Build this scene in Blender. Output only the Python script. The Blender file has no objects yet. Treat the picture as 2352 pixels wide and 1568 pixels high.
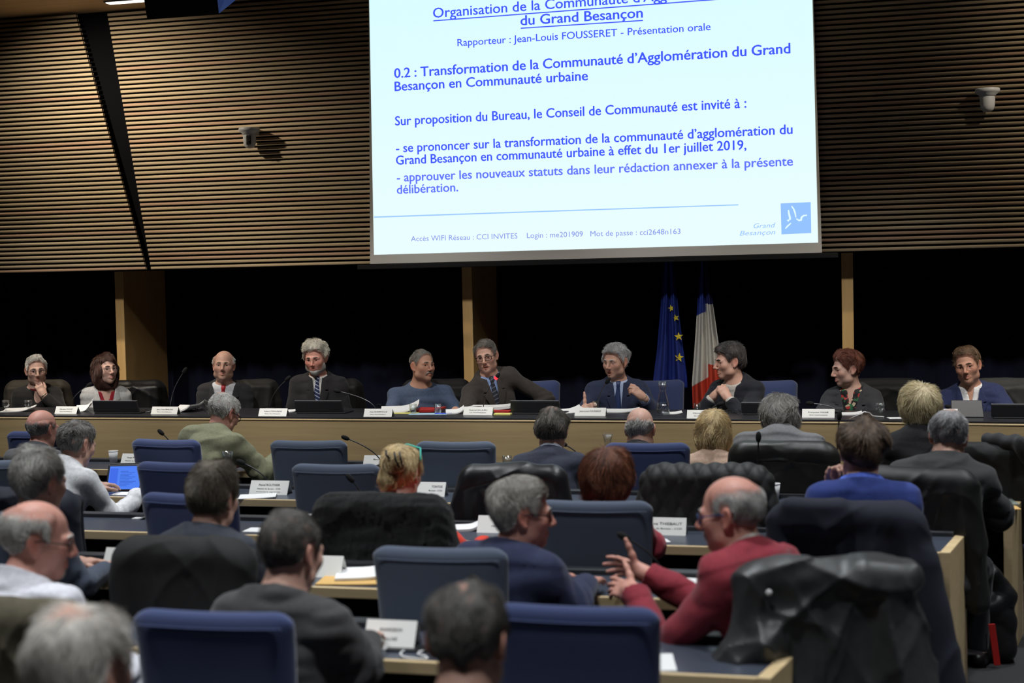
import bpy, bmesh, math, random
import numpy as np
from mathutils import Vector, Matrix, Euler

# ------------------------------------------------------------------ camera, world, lights, exposure
scene = bpy.context.scene
COL = scene.collection
RAD = math.radians
CAM_H, F_PX = 1.96, 3140.0
cam_data = bpy.data.cameras.new('camera')
cam_data.sensor_width = 36.0
cam_data.lens = 36.0 * F_PX / 2352.0
cam_data.clip_start = 0.05
cam_data.dof.use_dof = True
cam_data.dof.focus_distance = 10.6
cam_data.dof.aperture_fstop = 2.1
cam = bpy.data.objects.new('camera', cam_data)
COL.objects.link(cam)
CAM_R = Matrix.Rotation(RAD(14.0), 3, 'Z') @ Matrix.Rotation(RAD(90 - 2.28), 3, 'X') @ Matrix.Rotation(RAD(-1.2), 3, 'Z')
cam.matrix_world = Matrix.Translation((0, 0, CAM_H)) @ CAM_R.to_4x4()
scene.camera = cam
scene.view_settings.view_transform = 'Standard'
scene.view_settings.look = 'None'
scene.view_settings.exposure = 0.0
scene.view_settings.gamma = 1.0
scene.view_settings.use_curve_mapping = False
try:
    scene.cycles.use_denoising = True
    scene.cycles.max_bounces = 6
    scene.cycles.sample_clamp_indirect = 4.0
except Exception:
    pass

world = bpy.data.worlds.new('hall')
scene.world = world
world.use_nodes = True
bgn = world.node_tree.nodes['Background']
bgn.inputs[0].default_value = (0.75, 0.85, 1.0, 1)
bgn.inputs[1].default_value = 0.03

def spot(name, loc, aim, watts, size=80, blend=0.7, radius=0.12, color=(1.0, 0.93, 0.83)):
    d = bpy.data.lights.new(name, 'SPOT')
    d.energy = watts; d.spot_size = RAD(size); d.spot_blend = blend
    d.shadow_soft_size = radius; d.color = color
    o = bpy.data.objects.new(name, d); COL.objects.link(o)
    o.location = loc
    o.rotation_euler = (Vector(aim) - Vector(loc)).to_track_quat('-Z', 'Y').to_euler()
    return o

COOL = (0.93, 0.97, 1.0)
WARM = (1.0, 0.87, 0.68)
# wall washers above each end of the platform
spot('wall_spot', (-6.8, 9.75, 4.4), (-6.4, 11.1, 2.4), 270, 125, 0.9, 0.05, WARM)
spot('wall_spot', (2.2, 9.65, 4.4), (1.5, 11.1, 2.4), 150, 125, 0.9, 0.05, WARM)
# spots aimed at the platform
for lx in (-7.0, -5.2, -3.4, -1.6, 0.2, 2.0):
    spot('platform_spot', (lx + 0.2, 7.9, 4.4), (lx, 10.6, 1.0), 250, 50, 0.8, 0.1, (1.0, 0.97, 0.93))
# ceiling downlights over the rows of seats
for lx in (-5.6, -3.2, -0.8, 1.6):
    for ly in (0.9, 2.6, 4.4, 6.2, 8.0):
        spot('downlight', (lx, ly + .4, 4.42), (lx, ly + 0.5, 0), 310, 76, 0.9, 0.14, COOL)

# ------------------------------------------------------------------ pixel helpers (2352 x 1568 frame)
def ray(px, py):
    return CAM_R @ Vector(((px - 1176) / F_PX, -(py - 784) / F_PX, -1.0))
def at(px, py, Y):
    d = ray(px, py); t = Y / d.y
    return Vector((d.x * t, Y, CAM_H + d.z * t))
def atz(px, py, Z):
    d = ray(px, py); t = (Z - CAM_H) / d.z
    return Vector((d.x * t, d.y * t, Z))

# ------------------------------------------------------------------ materials
def lin(r, g=None, b=None):
    if g is None: g = b = r
    f = lambda v: (v / 255.0) / 12.92 if v / 255.0 <= 0.04045 else ((v / 255.0 + 0.055) / 1.055) ** 2.4
    return (f(r), f(g), f(b), 1.0)

MATS = {}
def mat(name, color, rough=0.6, metal=0.0, var=0.0, scale=(20, 20, 20), bump=0.0, bscale=200.0, spec=0.5,
        sheen=0.0, emit=None, estr=1.0, alpha=1.0, trans=0.0, ior=1.45, color2=None, attr=None, sss=0.0, coat=0.0):
    if name in MATS: return MATS[name]
    m = bpy.data.materials.new(name); m.use_nodes = True
    nt = m.node_tree; b = nt.nodes['Principled BSDF']
    b.inputs['Base Color'].default_value = color
    b.inputs['Roughness'].default_value = rough
    b.inputs['Metallic'].default_value = metal
    b.inputs['Specular IOR Level'].default_value = spec
    b.inputs['IOR'].default_value = ior
    if trans: b.inputs['Transmission Weight'].default_value = trans
    if sheen:
        b.inputs['Sheen Weight'].default_value = sheen
        b.inputs['Sheen Roughness'].default_value = 0.5
    if coat: b.inputs['Coat Weight'].default_value = coat
    if sss:
        b.inputs['Subsurface Weight'].default_value = sss
        b.inputs['Subsurface Radius'].default_value = (0.01, 0.004, 0.002)
        b.inputs['Subsurface Scale'].default_value = 0.6
    if emit:
        b.inputs['Emission Color'].default_value = emit
        b.inputs['Emission Strength'].default_value = estr
    tc = None
    def coords(sc):
        nonlocal tc
        if tc is None: tc = nt.nodes.new('ShaderNodeTexCoord')
        mp = nt.nodes.new('ShaderNodeMapping'); mp.inputs['Scale'].default_value = sc
        nt.links.new(tc.outputs['Object'], mp.inputs['Vector'])
        return mp.outputs['Vector']
    src = None
    if attr:
        a = nt.nodes.new('ShaderNodeAttribute'); a.attribute_name = attr
        src = a.outputs['Color']
    if var or color2:
        n = nt.nodes.new('ShaderNodeTexNoise'); n.inputs['Scale'].default_value = 1.0
        n.inputs['Detail'].default_value = 6.0; n.inputs['Roughness'].default_value = 0.65
        nt.links.new(coords(scale), n.inputs['Vector'])
        rp = nt.nodes.new('ShaderNodeValToRGB')
        rp.color_ramp.elements[0].position = 0.32; rp.color_ramp.elements[1].position = 0.68
        nt.links.new(n.outputs['Fac'], rp.inputs['Fac'])
        if src is None:
            c2 = color2 if color2 else tuple(min(1, c * (1 + var)) for c in color[:3]) + (1,)
            c1 = color if color2 else tuple(c * (1 - var) for c in color[:3]) + (1,)
            rp.color_ramp.elements[0].color = c1; rp.color_ramp.elements[1].color = c2
            src = rp.outputs['Color']
        else:
            rp.color_ramp.elements[0].color = (1 - var,) * 3 + (1,); rp.color_ramp.elements[1].color = (1 + 0 * var,) * 3 + (1,)
            mx = nt.nodes.new('ShaderNodeMix'); mx.data_type = 'RGBA'; mx.blend_type = 'MULTIPLY'
            mx.inputs[0].default_value = 1.0
            nt.links.new(src, mx.inputs[6]); nt.links.new(rp.outputs['Color'], mx.inputs[7])
            src = mx.outputs[2]
    if src is not None: nt.links.new(src, b.inputs['Base Color'])
    if bump:
        n2 = nt.nodes.new('ShaderNodeTexNoise'); n2.inputs['Scale'].default_value = 1.0
        n2.inputs['Detail'].default_value = 4.0
        sc = bscale if isinstance(bscale, tuple) else (bscale,) * 3
        nt.links.new(coords(sc), n2.inputs['Vector'])
        bp = nt.nodes.new('ShaderNodeBump'); bp.inputs['Strength'].default_value = bump
        bp.inputs['Distance'].default_value = 0.01
        nt.links.new(n2.outputs['Fac'], bp.inputs['Height'])
        nt.links.new(bp.outputs['Normal'], b.inputs['Normal'])
    MATS[name] = m
    return m

def wood(name, c1, c2, sc=(0.6, 18, 18), rough=0.45, attr=None):
    return mat(name, lin(*c1), rough, color2=lin(*c2), scale=sc, bump=0.05, bscale=(4, 120, 120))

def emission(name, color, strength=1.0):
    if name in MATS: return MATS[name]
    m = bpy.data.materials.new(name); m.use_nodes = True
    nt = m.node_tree; nt.nodes.remove(nt.nodes['Principled BSDF'])
    e = nt.nodes.new('ShaderNodeEmission'); e.inputs[0].default_value = color; e.inputs[1].default_value = strength
    nt.links.new(e.outputs[0], nt.nodes['Material Output'].inputs[0])
    MATS[name] = m
    return m

def glassy(name, tint=(0.95, 0.97, 1.0), gloss=0.12):
    """thin clear glass: mostly lets light through, with a glossy coat that follows the viewing angle"""
    if name in MATS: return MATS[name]
    m = bpy.data.materials.new(name); m.use_nodes = True
    nt = m.node_tree; nt.nodes.remove(nt.nodes['Principled BSDF'])
    t = nt.nodes.new('ShaderNodeBsdfTransparent'); t.inputs[0].default_value = tint + (1,)
    g = nt.nodes.new('ShaderNodeBsdfGlossy'); g.inputs['Roughness'].default_value = 0.04
    lw = nt.nodes.new('ShaderNodeLayerWeight'); lw.inputs[0].default_value = 0.35
    ad = nt.nodes.new('ShaderNodeMath'); ad.operation = 'MULTIPLY_ADD'
    ad.inputs[1].default_value = 0.35; ad.inputs[2].default_value = gloss
    nt.links.new(lw.outputs['Facing'], ad.inputs[0])
    mx = nt.nodes.new('ShaderNodeMixShader')
    nt.links.new(ad.outputs[0], mx.inputs[0]); nt.links.new(t.outputs[0], mx.inputs[1]); nt.links.new(g.outputs[0], mx.inputs[2])
    nt.links.new(mx.outputs[0], nt.nodes['Material Output'].inputs[0])
    MATS[name] = m
    return m

# ------------------------------------------------------------------ objects and tags
def tag(o, label=None, cat=None, group=None, kind=None):
    if label: o['label'] = label
    if cat: o['category'] = cat
    if group: o['group'] = group
    if kind: o['kind'] = kind
    return o
def empty(name, loc=(0, 0, 0), rz=0.0):
    o = bpy.data.objects.new(name, None); COL.objects.link(o)
    o.empty_display_size = 0.1
    o.location = loc; o.rotation_euler = (0, 0, rz)
    return o
def link(name, me, m=None, parent=None):
    o = bpy.data.objects.new(name, me); COL.objects.link(o)
    if m is not None:
        for mm in (m if isinstance(m, (list, tuple)) else [m]): me.materials.append(mm)
    if parent is not None: o.parent = parent
    return o
def mesh_np(name, V, Fq, smooth=True, cols=None):
    me = bpy.data.meshes.new(name)
    V = np.asarray(V, np.float32); Fq = np.asarray(Fq, np.int32)
    me.vertices.add(len(V)); me.vertices.foreach_set('co', V.ravel())
    n, k = Fq.shape
    me.loops.add(n * k); me.loops.foreach_set('vertex_index', Fq.ravel())
    me.polygons.add(n); me.polygons.foreach_set('loop_start', np.arange(0, n * k, k, dtype=np.int32))
    if smooth: me.polygons.foreach_set('use_smooth', np.ones(n, bool))
    if cols is not None:
        a = me.color_attributes.new('Col', 'FLOAT_COLOR', 'POINT')
        c4 = np.ones((len(V), 4), np.float32); c4[:, :3] = cols
        a.data.foreach_set('color', c4.ravel())
    me.update(calc_edges=True)
    return me
def copy_tree(o, parent=None):
    c = o.copy(); COL.objects.link(c)
    if parent is not None: c.parent = parent
    for ch in list(o.children): copy_tree(ch, c)
    return c

class MB:
    """collects boxes, tubes, lathes and prisms, then links them as one mesh"""
    def __init__(s): s.v = []; s.f = []; s.sm = []
    def add(s, vs, fs, smooth=False):
        n = len(s.v); s.v += [tuple(x) for x in vs]
        for f in fs: s.f.append(tuple(i + n for i in f)); s.sm.append(smooth)
        return s
    def box(s, x0, x1, y0, y1, z0, z1, M=None):
        vs = [Vector((x, y, z)) for z in (z0, z1) for y in (y0, y1) for x in (x0, x1)]
        if M is not None: vs = [M @ v for v in vs]
        return s.add(vs, [(0, 2, 3, 1), (4, 5, 7, 6), (0, 1, 5, 4), (2, 6, 7, 3), (0, 4, 6, 2), (1, 3, 7, 5)])
    def prism(s, poly, z0, z1, M=None):
        n = len(poly)
        vs = [Vector((p[0], p[1], z0)) for p in poly] + [Vector((p[0], p[1], z1)) for p in poly]
        if M is not None: vs = [M @ v for v in vs]
        fs = [tuple(range(n - 1, -1, -1)), tuple(range(n, 2 * n))] + [(i, (i + 1) % n, n + (i + 1) % n, n + i) for i in range(n)]
        return s.add(vs, fs)
    def tube(s, pts, r, n=8, caps=True, closed=False):
        pts = [Vector(p) for p in pts]; m = len(pts)
        rs = list(r) if isinstance(r, (list, tuple)) else [r] * m
        vs = []; up = None
        for i, p in enumerate(pts):
            if closed: t = pts[(i + 1) % m] - pts[i - 1]
            else: t = pts[min(i + 1, m - 1)] - pts[max(i - 1, 0)]
            t = t.normalized()
            if up is None: up = t.orthogonal().normalized()
            up = (up - t * up.dot(t)).normalized()
            w = t.cross(up)
            vs += [p + (up * math.cos(2 * math.pi * k / n) + w * math.sin(2 * math.pi * k / n)) * rs[i] for k in range(n)]
        fs = []
        for i in range(m if closed else m - 1):
            j = (i + 1) % m
            fs += [(i * n + k, i * n + (k + 1) % n, j * n + (k + 1) % n, j * n + k) for k in range(n)]
        s.add(vs, fs, True)
        if caps and not closed:
            b = len(s.v) - len(vs)
            s.f.append(tuple(b + k for k in range(n - 1, -1, -1))); s.sm.append(False)
            s.f.append(tuple(b + (m - 1) * n + k for k in range(n))); s.sm.append(False)
        return s
    def lathe(s, prof, n=24, M=None, smooth=True):
        vs = []
        for r, z in prof:
            for k in range(n):
                a = 2 * math.pi * k / n
                v = Vector((r * math.cos(a), r * math.sin(a), z))
                vs.append(M @ v if M is not None else v)
        fs = [(i * n + k, i * n + (k + 1) % n, (i + 1) * n + (k + 1) % n, (i + 1) * n + k) for i in range(len(prof) - 1) for k in range(n)]
        s.add(vs, fs, smooth)
        return s
    def build(s, name, m, parent=None, bevel=0.0, seg=2, smooth=False, sub=0):
        me = bpy.data.meshes.new(name)
        me.from_pydata([tuple(v) for v in s.v], [], s.f)
        me.polygons.foreach_set('use_smooth', [bool(x) or smooth for x in s.sm])
        me.update()
        o = link(name, me, m, parent)
        if bevel:
            b = o.modifiers.new('bevel', 'BEVEL'); b.width = bevel; b.segments = seg; b.limit_method = 'ANGLE'
            b.harden_normals = False
        if sub:
            q = o.modifiers.new('sub', 'SUBSURF'); q.levels = sub; q.render_levels = sub
        return o

def struct(o):
    o['kind'] = 'structure'; return o

# ------------------------------------------------------------------ lettering
def text_raw(body, size=1.0, bold=0.0, shear=0.0, spacew=1.0):
    cu = bpy.data.curves.new('lettering', 'FONT')
    cu.body = body; cu.size = size; cu.offset = bold; cu.shear = shear; cu.space_word = spacew
    cu.resolution_u = 3
    o = bpy.data.objects.new('lettering', cu); COL.objects.link(o)
    dg = bpy.context.evaluated_depsgraph_get(); dg.update()
    me = bpy.data.meshes.new_from_object(o.evaluated_get(dg))
    bpy.data.objects.remove(o); bpy.data.curves.remove(cu)
    V = np.empty(len(me.vertices) * 3, np.float32); me.vertices.foreach_get('co', V)
    V = V.reshape(-1, 3)
    P = [tuple(p.vertices) for p in me.polygons]
    bpy.data.meshes.remove(me)
    return V, P
def text_fit(body, width, size, bold=0.0, shear=0.0, justify=False, ref=None, wide=0.0):
    """vertices (u, v) of a line of text stretched to an exact width; ref = the substring that has that width"""
    V, P = text_raw(body, size, bold, shear)
    if len(V) == 0: return V, P
    W = lambda A: A[:, 0].max() - A[:, 0].min()
    if justify:
        V2, _ = text_raw(body, size, bold, shear, 2.0)
        a = W(V); b = W(V2) - a
        sw = 1 + (width / justify - a) / max(b, 1e-6)
        V, P = text_raw(body, size, bold, shear, max(0.6, sw))
    R = V if ref is None else text_raw(ref, size, bold, shear)[0]
    s = width / W(R)
    V = V.copy(); V[:, 0] = (V[:, 0] - R[:, 0].min()) * s
    if wide:
        n = len(V); A = []; Q = []
        for i, (dx, dy) in enumerate(((-1, 0), (1, 0), (0, -1), (0, 1))):
            A.append(V + np.array([dx * wide * size, dy * wide * size * .6, 0], np.float32)); Q += [tuple(a + i * n for a in p) for p in P]
        V = np.concatenate(A); P = Q
    return V, P
# ================================================================== THE ROOM
rng = random.Random(7)
M_carpet = mat('carpet', lin(52, 52, 54), 0.95, var=0.35, scale=(160, 160, 160), bump=0.25, bscale=400)
M_black = mat('matt_black', lin(14, 14, 17), 0.9)
M_curtain = mat('navy_curtain', lin(19, 22, 46), 0.95, var=0.2, scale=(6, 6, 1))
M_slat = mat('larch_slats', lin(200, 160, 104), 0.55, attr='Col', var=0.28, scale=(1.2, 40, 60), bump=0.05, bscale=(3, 90, 90))
M_pine = mat('pine_column', lin(206, 166, 106), 0.6, color2=lin(226, 188, 128), scale=(14, 3, 0.8), bump=0.04, bscale=(120, 120, 4))
M_maple = mat('maple_panel', lin(160, 140, 104), 0.42, color2=lin(178, 156, 116), scale=(0.9, 8, 26), bump=0.03, bscale=(4, 60, 160))
M_edge = mat('maple_edge', lin(198, 174, 132), 0.42, color2=lin(214, 190, 148), scale=(1.2, 20, 26), bump=0.03, bscale=(4, 60, 160))
M_ceil = mat('ceiling_veneer', lin(205, 178, 138), 0.6, color2=lin(180, 150, 110), scale=(0.8, 40, 40))
M_top = mat('slate_laminate', lin(62, 68, 80), 0.34, var=0.06, scale=(300, 300, 300))
M_dtop = mat('dark_desktop', lin(40, 40, 44), 0.35)
M_ledge = mat('dark_ledge', lin(50, 52, 56), 0.5)

m = MB(); m.box(-12, 6, -2, 12.8, -0.06, 0.0)
struct(m.build('floor', M_carpet))
m = MB(); m.box(-12, 6, 9.75, 12.4, 0.0, 0.15)
struct(m.build('trim_1', mat('platform', lin(40, 38, 36), 0.8)))   # the low platform behind the long desk
m = MB(); m.box(-12, 6, -2, 11.3, 4.5, 4.6)
struct(m.build('ceiling', M_ceil))

# navy wall behind the columns, softly pleated
nx, nz = 420, 2
xs = np.linspace(-12, 6, nx)
yy = 12.5 + 0.03 * np.sin(xs * 21) + 0.015 * np.sin(xs * 47 + 1)
V = [(x, y, z) for z in (0.0, 4.4) for x, y in zip(xs, yy)]
Fq = [(i, i + 1, nx + i + 1, nx + i) for i in range(nx - 1)]
struct(link('wall_back', mesh_np('wall_back', V, Fq), M_curtain))
m = MB(); m.box(-12.1, -12, -2, 12.8, 0, 4.5); struct(m.build('wall_left', M_curtain))
m = MB(); m.box(6, 6.1, -2, 12.8, 0, 4.5); struct(m.build('wall_right', M_curtain))
m = MB(); m.box(-12, 6, -2.1, -2, 0, 4.5); struct(m.build('wall_front', M_curtain))

# slatted upper wall: each slat a bevel-edged batten; one mesh for each panel
Z_SL0 = 2.185
def slat_panel(name, xl, xr, y, seed):
    """xl(z), xr(z): ends of the battens at height z"""
    r = random.Random(seed)
    V = []; Fq = []; C = []
    z = Z_SL0; pitch = 0.0405; h = 0.0235; d = 0.028; c = 0.003
    while z < 4.46:
        x0, x1 = xl(z), xr(z)
        tone = r.choice([(1.0, .78, .50)] * 4 + [(.90, .71, .47)] * 3 + [(1.05, .84, .55), (1.0, .70, .45), (.96, .64, .43), (.84, .66, .44)])
        k = 0.50 * r.uniform(.9, 1.08)
        prof = [(y + d, z), (y + c, z), (y, z + c), (y, z + h - c), (y + c, z + h), (y + d, z + h)]
        b = len(V)
        nseg = 2
        for i in range(nseg):
            x = x0 + (x1 - x0) * i / (nseg - 1)
            V += [(x, p[0], p[1]) for p in prof]
        C += [tuple(min(1, t * k) for t in tone)] * (len(prof) * nseg)
        for i in range(nseg - 1):
            for j in range(6):
                a0 = b + i * 6 + j; a1 = b + i * 6 + (j + 1) % 6
                Fq.append((a0, a0 + 6, a1 + 6, a1))
        for q in (b, b + 6 * (nseg - 1)):
            Fq.append((q, q + 1, q + 2, q + 3)); Fq.append((q, q + 3, q + 4, q + 5))
        z += pitch
    me = mesh_np(name, V, Fq, False, C)
    return me
gapx = lambda z: -6.10 + (z - Z_SL0) * (-0.35 / 2.27)      # left border of the middle panel
lefx = lambda z: -6.10 + (z - Z_SL0) * (-0.61 / 2.27)            # right border of the left panel
YS = 11.10
struct(link('wall_upper', slat_panel('wall_upper', lambda z: gapx(z) + 0.02, lambda z: 5.9, YS, 3), M_slat))
struct(link('wall_upper_left', slat_panel('wall_upper_left', lambda z: -11.9, lambda z: lefx(z), YS - 0.06, 5), M_slat))
m = MB(); m.box(-12, 6, YS + 0.03, YS + 0.11, Z_SL0 - 0.01, 4.5)
m.box(-12, 6, YS + 0.11, YS + 1.3, Z_SL0 + 0.1, Z_SL0 + 0.2)
struct(m.build('wall_upper_back', mat('black_felt', lin(5, 5, 8), 0.95, spec=.1)))

# deep timber fins behind the slatted wall
def fin(px, lbl, depth, w):
    x = at(px, 740, 11.42).x
    m = MB(); m.box(x, x + w, 11.42, 11.42 + depth, 0.15, 2.27)
    o = m.build('timber_column', M_pine, bevel=0.004)
    tag(o, lbl, 'column', 'timber columns in front of the navy wall')
fin(266, 'pale timber column behind the dark-haired woman in the grey blazer', 0.80, 0.088)
fin(1063, 'pale timber column behind the laughing man in glasses', 0.85, 0.09)
fin(1934, 'pale timber column behind the red-haired woman in profile', 0.8, 0.092)

# ------------------------------------------------------------------ projection screen
YSC = 11.04
def quad_on(px4, Y):
    return [at(px, py, Y) for px, py in px4]
screen = empty('projection_screen', (-2.1, YSC, 2.18))
tag(screen, 'large projection screen showing a blue text slide, hung on the slatted wall', 'screen')
def slab(pts, t):
    vs = [Vector(p) for p in pts] + [Vector(p) + Vector((0, t, 0)) for p in pts]
    n = len(pts)
    return vs, [tuple(range(n)), tuple(range(2 * n - 1, n - 1, -1))] + [(i, n + i, n + (i + 1) % n, (i + 1) % n) for i in range(n)]
def extrap(p0, p1, z):
    t = (z - p0.z) / (p1.z - p0.z); return p0 + (p1 - p0) * t
tl, bl = at(847, 0, YSC), at(850, 606, YSC); tr, br = at(1868, 0, YSC), at(1888, 580, YSC)
ZT = 4.48
bm_ = MB(); vs, fs = slab([bl, br, extrap(br, tr, ZT), extrap(bl, tl, ZT)], 0.018); bm_.add([v - screen.location for v in vs], fs)
bm_.build('screen_fabric', mat('screen_cloth', lin(205, 203, 198), 0.8), screen)
# the lit slide
YP = YSC - 0.002
ptl, pbl = at(848, 0, YP), at(859, 585, YP); ptr, pbr = at(1866, 0, YP), at(1879, 557, YP)
bm_ = MB(); vs, fs = slab([pbl, pbr, extrap(pbr, ptr, ZT - .03), extrap(pbl, ptl, ZT - .03)], 0.0015); bm_.add([v - screen.location for v in vs], fs)
def slide_mat():
    m = bpy.data.materials.new('slide_light'); m.use_nodes = True
    nt = m.node_tree; nt.nodes.remove(nt.nodes['Principled BSDF'])
    tc = nt.nodes.new('ShaderNodeTexCoord'); sp = nt.nodes.new('ShaderNodeSeparateXYZ')
    nt.links.new(tc.outputs['Object'], sp.inputs[0])
    mr = nt.nodes.new('ShaderNodeMapRange'); mr.inputs[1].default_value = 0.0; mr.inputs[2].default_value = 2.2
    nt.links.new(sp.outputs['Z'], mr.inputs[0])
    rp = nt.nodes.new('ShaderNodeValToRGB')
    rp.color_ramp.elements[0].color = lin(236, 254, 255); rp.color_ramp.elements[1].color = lin(219, 253, 255)
    nt.links.new(mr.outputs[0], rp.inputs[0])
    e = nt.nodes.new('ShaderNodeEmission'); nt.links.new(rp.outputs[0], e.inputs[0]); e.inputs[1].default_value = 1.0
    nt.links.new(e.outputs[0], nt.nodes['Material Output'].inputs[0])
    return m
slide = bm_.build('slide', slide_mat(), screen)
m = MB()
p0 = at(822, 609, YSC) - screen.location; p1 = at(1925, 583, YSC) - screen.location
m.box(p0.x, p1.x, -0.02, 0.02, -0.045, -0.003)
m.build('bottom_bar', M_black, screen, bevel=0.006)

E_BLUE = emission('slide_blue', lin(66, 90, 255)); E_BLUE2 = emission('slide_blue_pale', lin(98, 118, 255))
E_SKY = emission('slide_sky', lin(158, 204, 255)); E_LOGO = emission('slide_logo', lin(150, 196, 255)); E_VIO = emission('slide_violet', lin(132, 150, 235))
E_WHITE = emission('slide_white', lin(226, 252, 255))
YL = YSC - 0.006
def screen_line(body, a, b, cap, mt, bold=0.0, shear=0.0, justify=False, ref=None, under=False):
    A, B = at(a[0], a[1], YL), at(b[0], b[1], YL)
    w = (B - A).length; xd = (B - A).normalized(); zd = Vector((0, 0, 1))
    px_m = 0.0035
    depth = -(CAM_R.transposed() @ (A - Vector((0, 0, CAM_H)))).z
    size = cap * depth / F_PX / 0.727
    V, P = text_fit(body, w, size, 0.0, shear, justify, ref, max(0, bold))
    m = MB()
    m.add([A - screen.location + xd * float(v[0]) + zd * float(v[1]) for v in V], P)
    if under:
        W = float(V[:, 0].max())
        for q in [(-0.14 * size, -0.20 * size)]:
            pts = [A + zd * (-0.25 * size), A + xd * W + zd * (-0.25 * size), A + xd * W + zd * (-0.17 * size), A + zd * (-0.17 * size)]
            m.add([p - screen.location for p in pts], [(0, 1, 2, 3)])
    return m.build('lettering', mt, slide)
screen_line("Organisation de la Communauté d'Agglomération", (995, 41), (1442, 7), 23.5, E_BLUE, 0.013, ref="Organisation de la Communauté", under=True)
screen_line("du Grand Besançon", (1196, 58), (1476, 40), 23.5, E_BLUE, 0.020, under=True)
screen_line("Rapporteur : Jean-Louis FOUSSERET - Présentation orale", (1051, 106), (1632, 69), 17, E_BLUE, 0.009)
screen_line("0.2 : Transformation de la Communauté d’Agglomération du Grand", (906, 179), (1815, 122), 23, E_BLUE, 0.020, justify=1.04)
screen_line("Besançon en Communauté urbaine", (907, 209), (1350, 184), 22.5, E_BLUE, 0.020)
screen_line("Sur proposition du Bureau, le Conseil de Communauté est invité à :", (908, 288), (1714, 247), 22, E_BLUE, 0.018)
screen_line("- se prononcer sur la transformation de la communauté d’agglomération du", (910, 350), (1820, 307), 21.5, E_BLUE, 0.018)
screen_line("Grand Besançon en communauté urbaine à effet du 1er juillet 2019,", (910, 378), (1714, 343), 21.5, E_BLUE, 0.018)
screen_line("- approuver les nouveaux statuts dans leur rédaction annexer à la présente", (912, 417), (1821, 380), 21, E_BLUE2, 0.018)
screen_line("délibération.", (912, 445), (1052, 439), 21, E_BLUE2, 0.018)
screen_line("Accès WIFI Réseau : CCI INVITES    Login : me201909   Mot de passe : cci2648n163", (944, 554), (1563, 537), 12.5, E_VIO, -0.018)
screen_line("Grand", (1731, 524), (1781, 522), 11.5, E_LOGO, 0.0, 0.25)
screen_line("Besançon", (1699, 541), (1781, 538), 11.5, E_LOGO, 0.0, 0.25)
m = MB()
q = [at(859, 500, YL), at(1696, 471.5, YL), at(1696, 469, YL), at(859, 497, YL)]
m.add([p - screen.location for p in q], [(0, 1, 2, 3)])
m.build('rule_line', E_SKY, slide)
m = MB()
q = [at(1795, 538, YL), at(1863.5, 535, YL), at(1862, 464, YL), at(1793, 467, YL)]
m.add([p - screen.location for p in q], [(0, 1, 2, 3)])
logo = m.build('logo', E_LOGO, slide)
m = MB()
for st, r in (([(1811, 482), (1812, 490), (1814, 498), (1815, 503), (1811, 505)], 2.2), ([(1808, 505), (1812, 508)], 1.5),
              ([(1818, 473), (1823, 480), (1826, 488), (1828, 499)], 1.8),
              ([(1829, 502), (1835, 506), (1840, 505), (1841, 499), (1846, 495), (1854, 494)], 2.1),
              ([(1804, 525), (1809, 519), (1817, 512)], 1.7)):
    pts = []
    for i in range(len(st) - 1):
        for k in range(4): pts.append((st[i][0] + (st[i + 1][0] - st[i][0]) * k / 4, st[i][1] + (st[i + 1][1] - st[i][1]) * k / 4))
    pts.append(st[-1])
    P3 = [at(p[0], p[1], YL - 0.003) - screen.location for p in pts]
    k = 1 / 278.0
    L = []; Rr = []
    for i, p in enumerate(P3):
        t = (P3[min(i + 1, len(P3) - 1)] - P3[max(i - 1, 0)]).normalized()
        nrm = Vector((-t.z, 0, t.x)); w = r * k * (0.55 + 0.45 * math.sin(math.pi * (i + .7) / (len(P3) + .4)))
        L.append(p + nrm * w); Rr.append(p - nrm * w)
    n = len(P3)
    m.add(L + Rr, [(i, i + 1, n + i + 1, n + i) for i in range(n - 1)])
m.build('logo_stroke', E_WHITE, logo)

# ------------------------------------------------------------------ room cameras on the slatted wall
M_grey = mat('grey_plastic', lin(168, 170, 174), 0.45); M_dgrey = mat('dark_plastic', lin(26, 27, 30), 0.4)
M_lens = mat('lens_glass', lin(8, 8, 12), 0.05, spec=1.0, coat=1.0)
def room_camera(px, py, lbl, lens_dir):
    p = at(px, py, YS - 0.09); r = empty('room_camera', p)
    tag(r, lbl, 'camera', 'room cameras on the slatted wall')
    a = MB(); a.lathe([(0, .062), (.088, .06), (.092, .052), (.09, .036), (.086, .03), (.062, .012), (.058, .0), (0, 0)], 28); a.build('mount', M_grey, r)
    a = MB(); a.lathe([(.056, 0.005), (.056, -.03), (.053, -.07), (.046, -.095), (.03, -.112), (0, -.117)], 28); h = a.build('housing', M_grey, r)
    a = MB(); a.box(-.05, .05, .03, .095, .0, .05); a.build('bracket', M_grey, r)
    if lens_dir is not None:
        R = Matrix.Rotation(lens_dir, 4, 'Z')
        a = MB(); a.box(-.021, .021, -.062, -.03, -.09, -.005, R); a.build('window', M_dgrey, h, bevel=.008)
        a = MB(); a.lathe([(0, .02), (.009, .018), (.014, .01), (.015, 0)], 16, R @ Matrix.Translation((0, -.058, -.05)) @ Matrix.Rotation(RAD(90), 4, 'X')); a.build('lens', M_lens, h)
room_camera(573, 310, 'grey dome camera with a dark lens, on the slats left of the screen', RAD(14))
room_camera(2268, 222, 'plain grey dome camera on the slats right of the screen', None)

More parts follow.
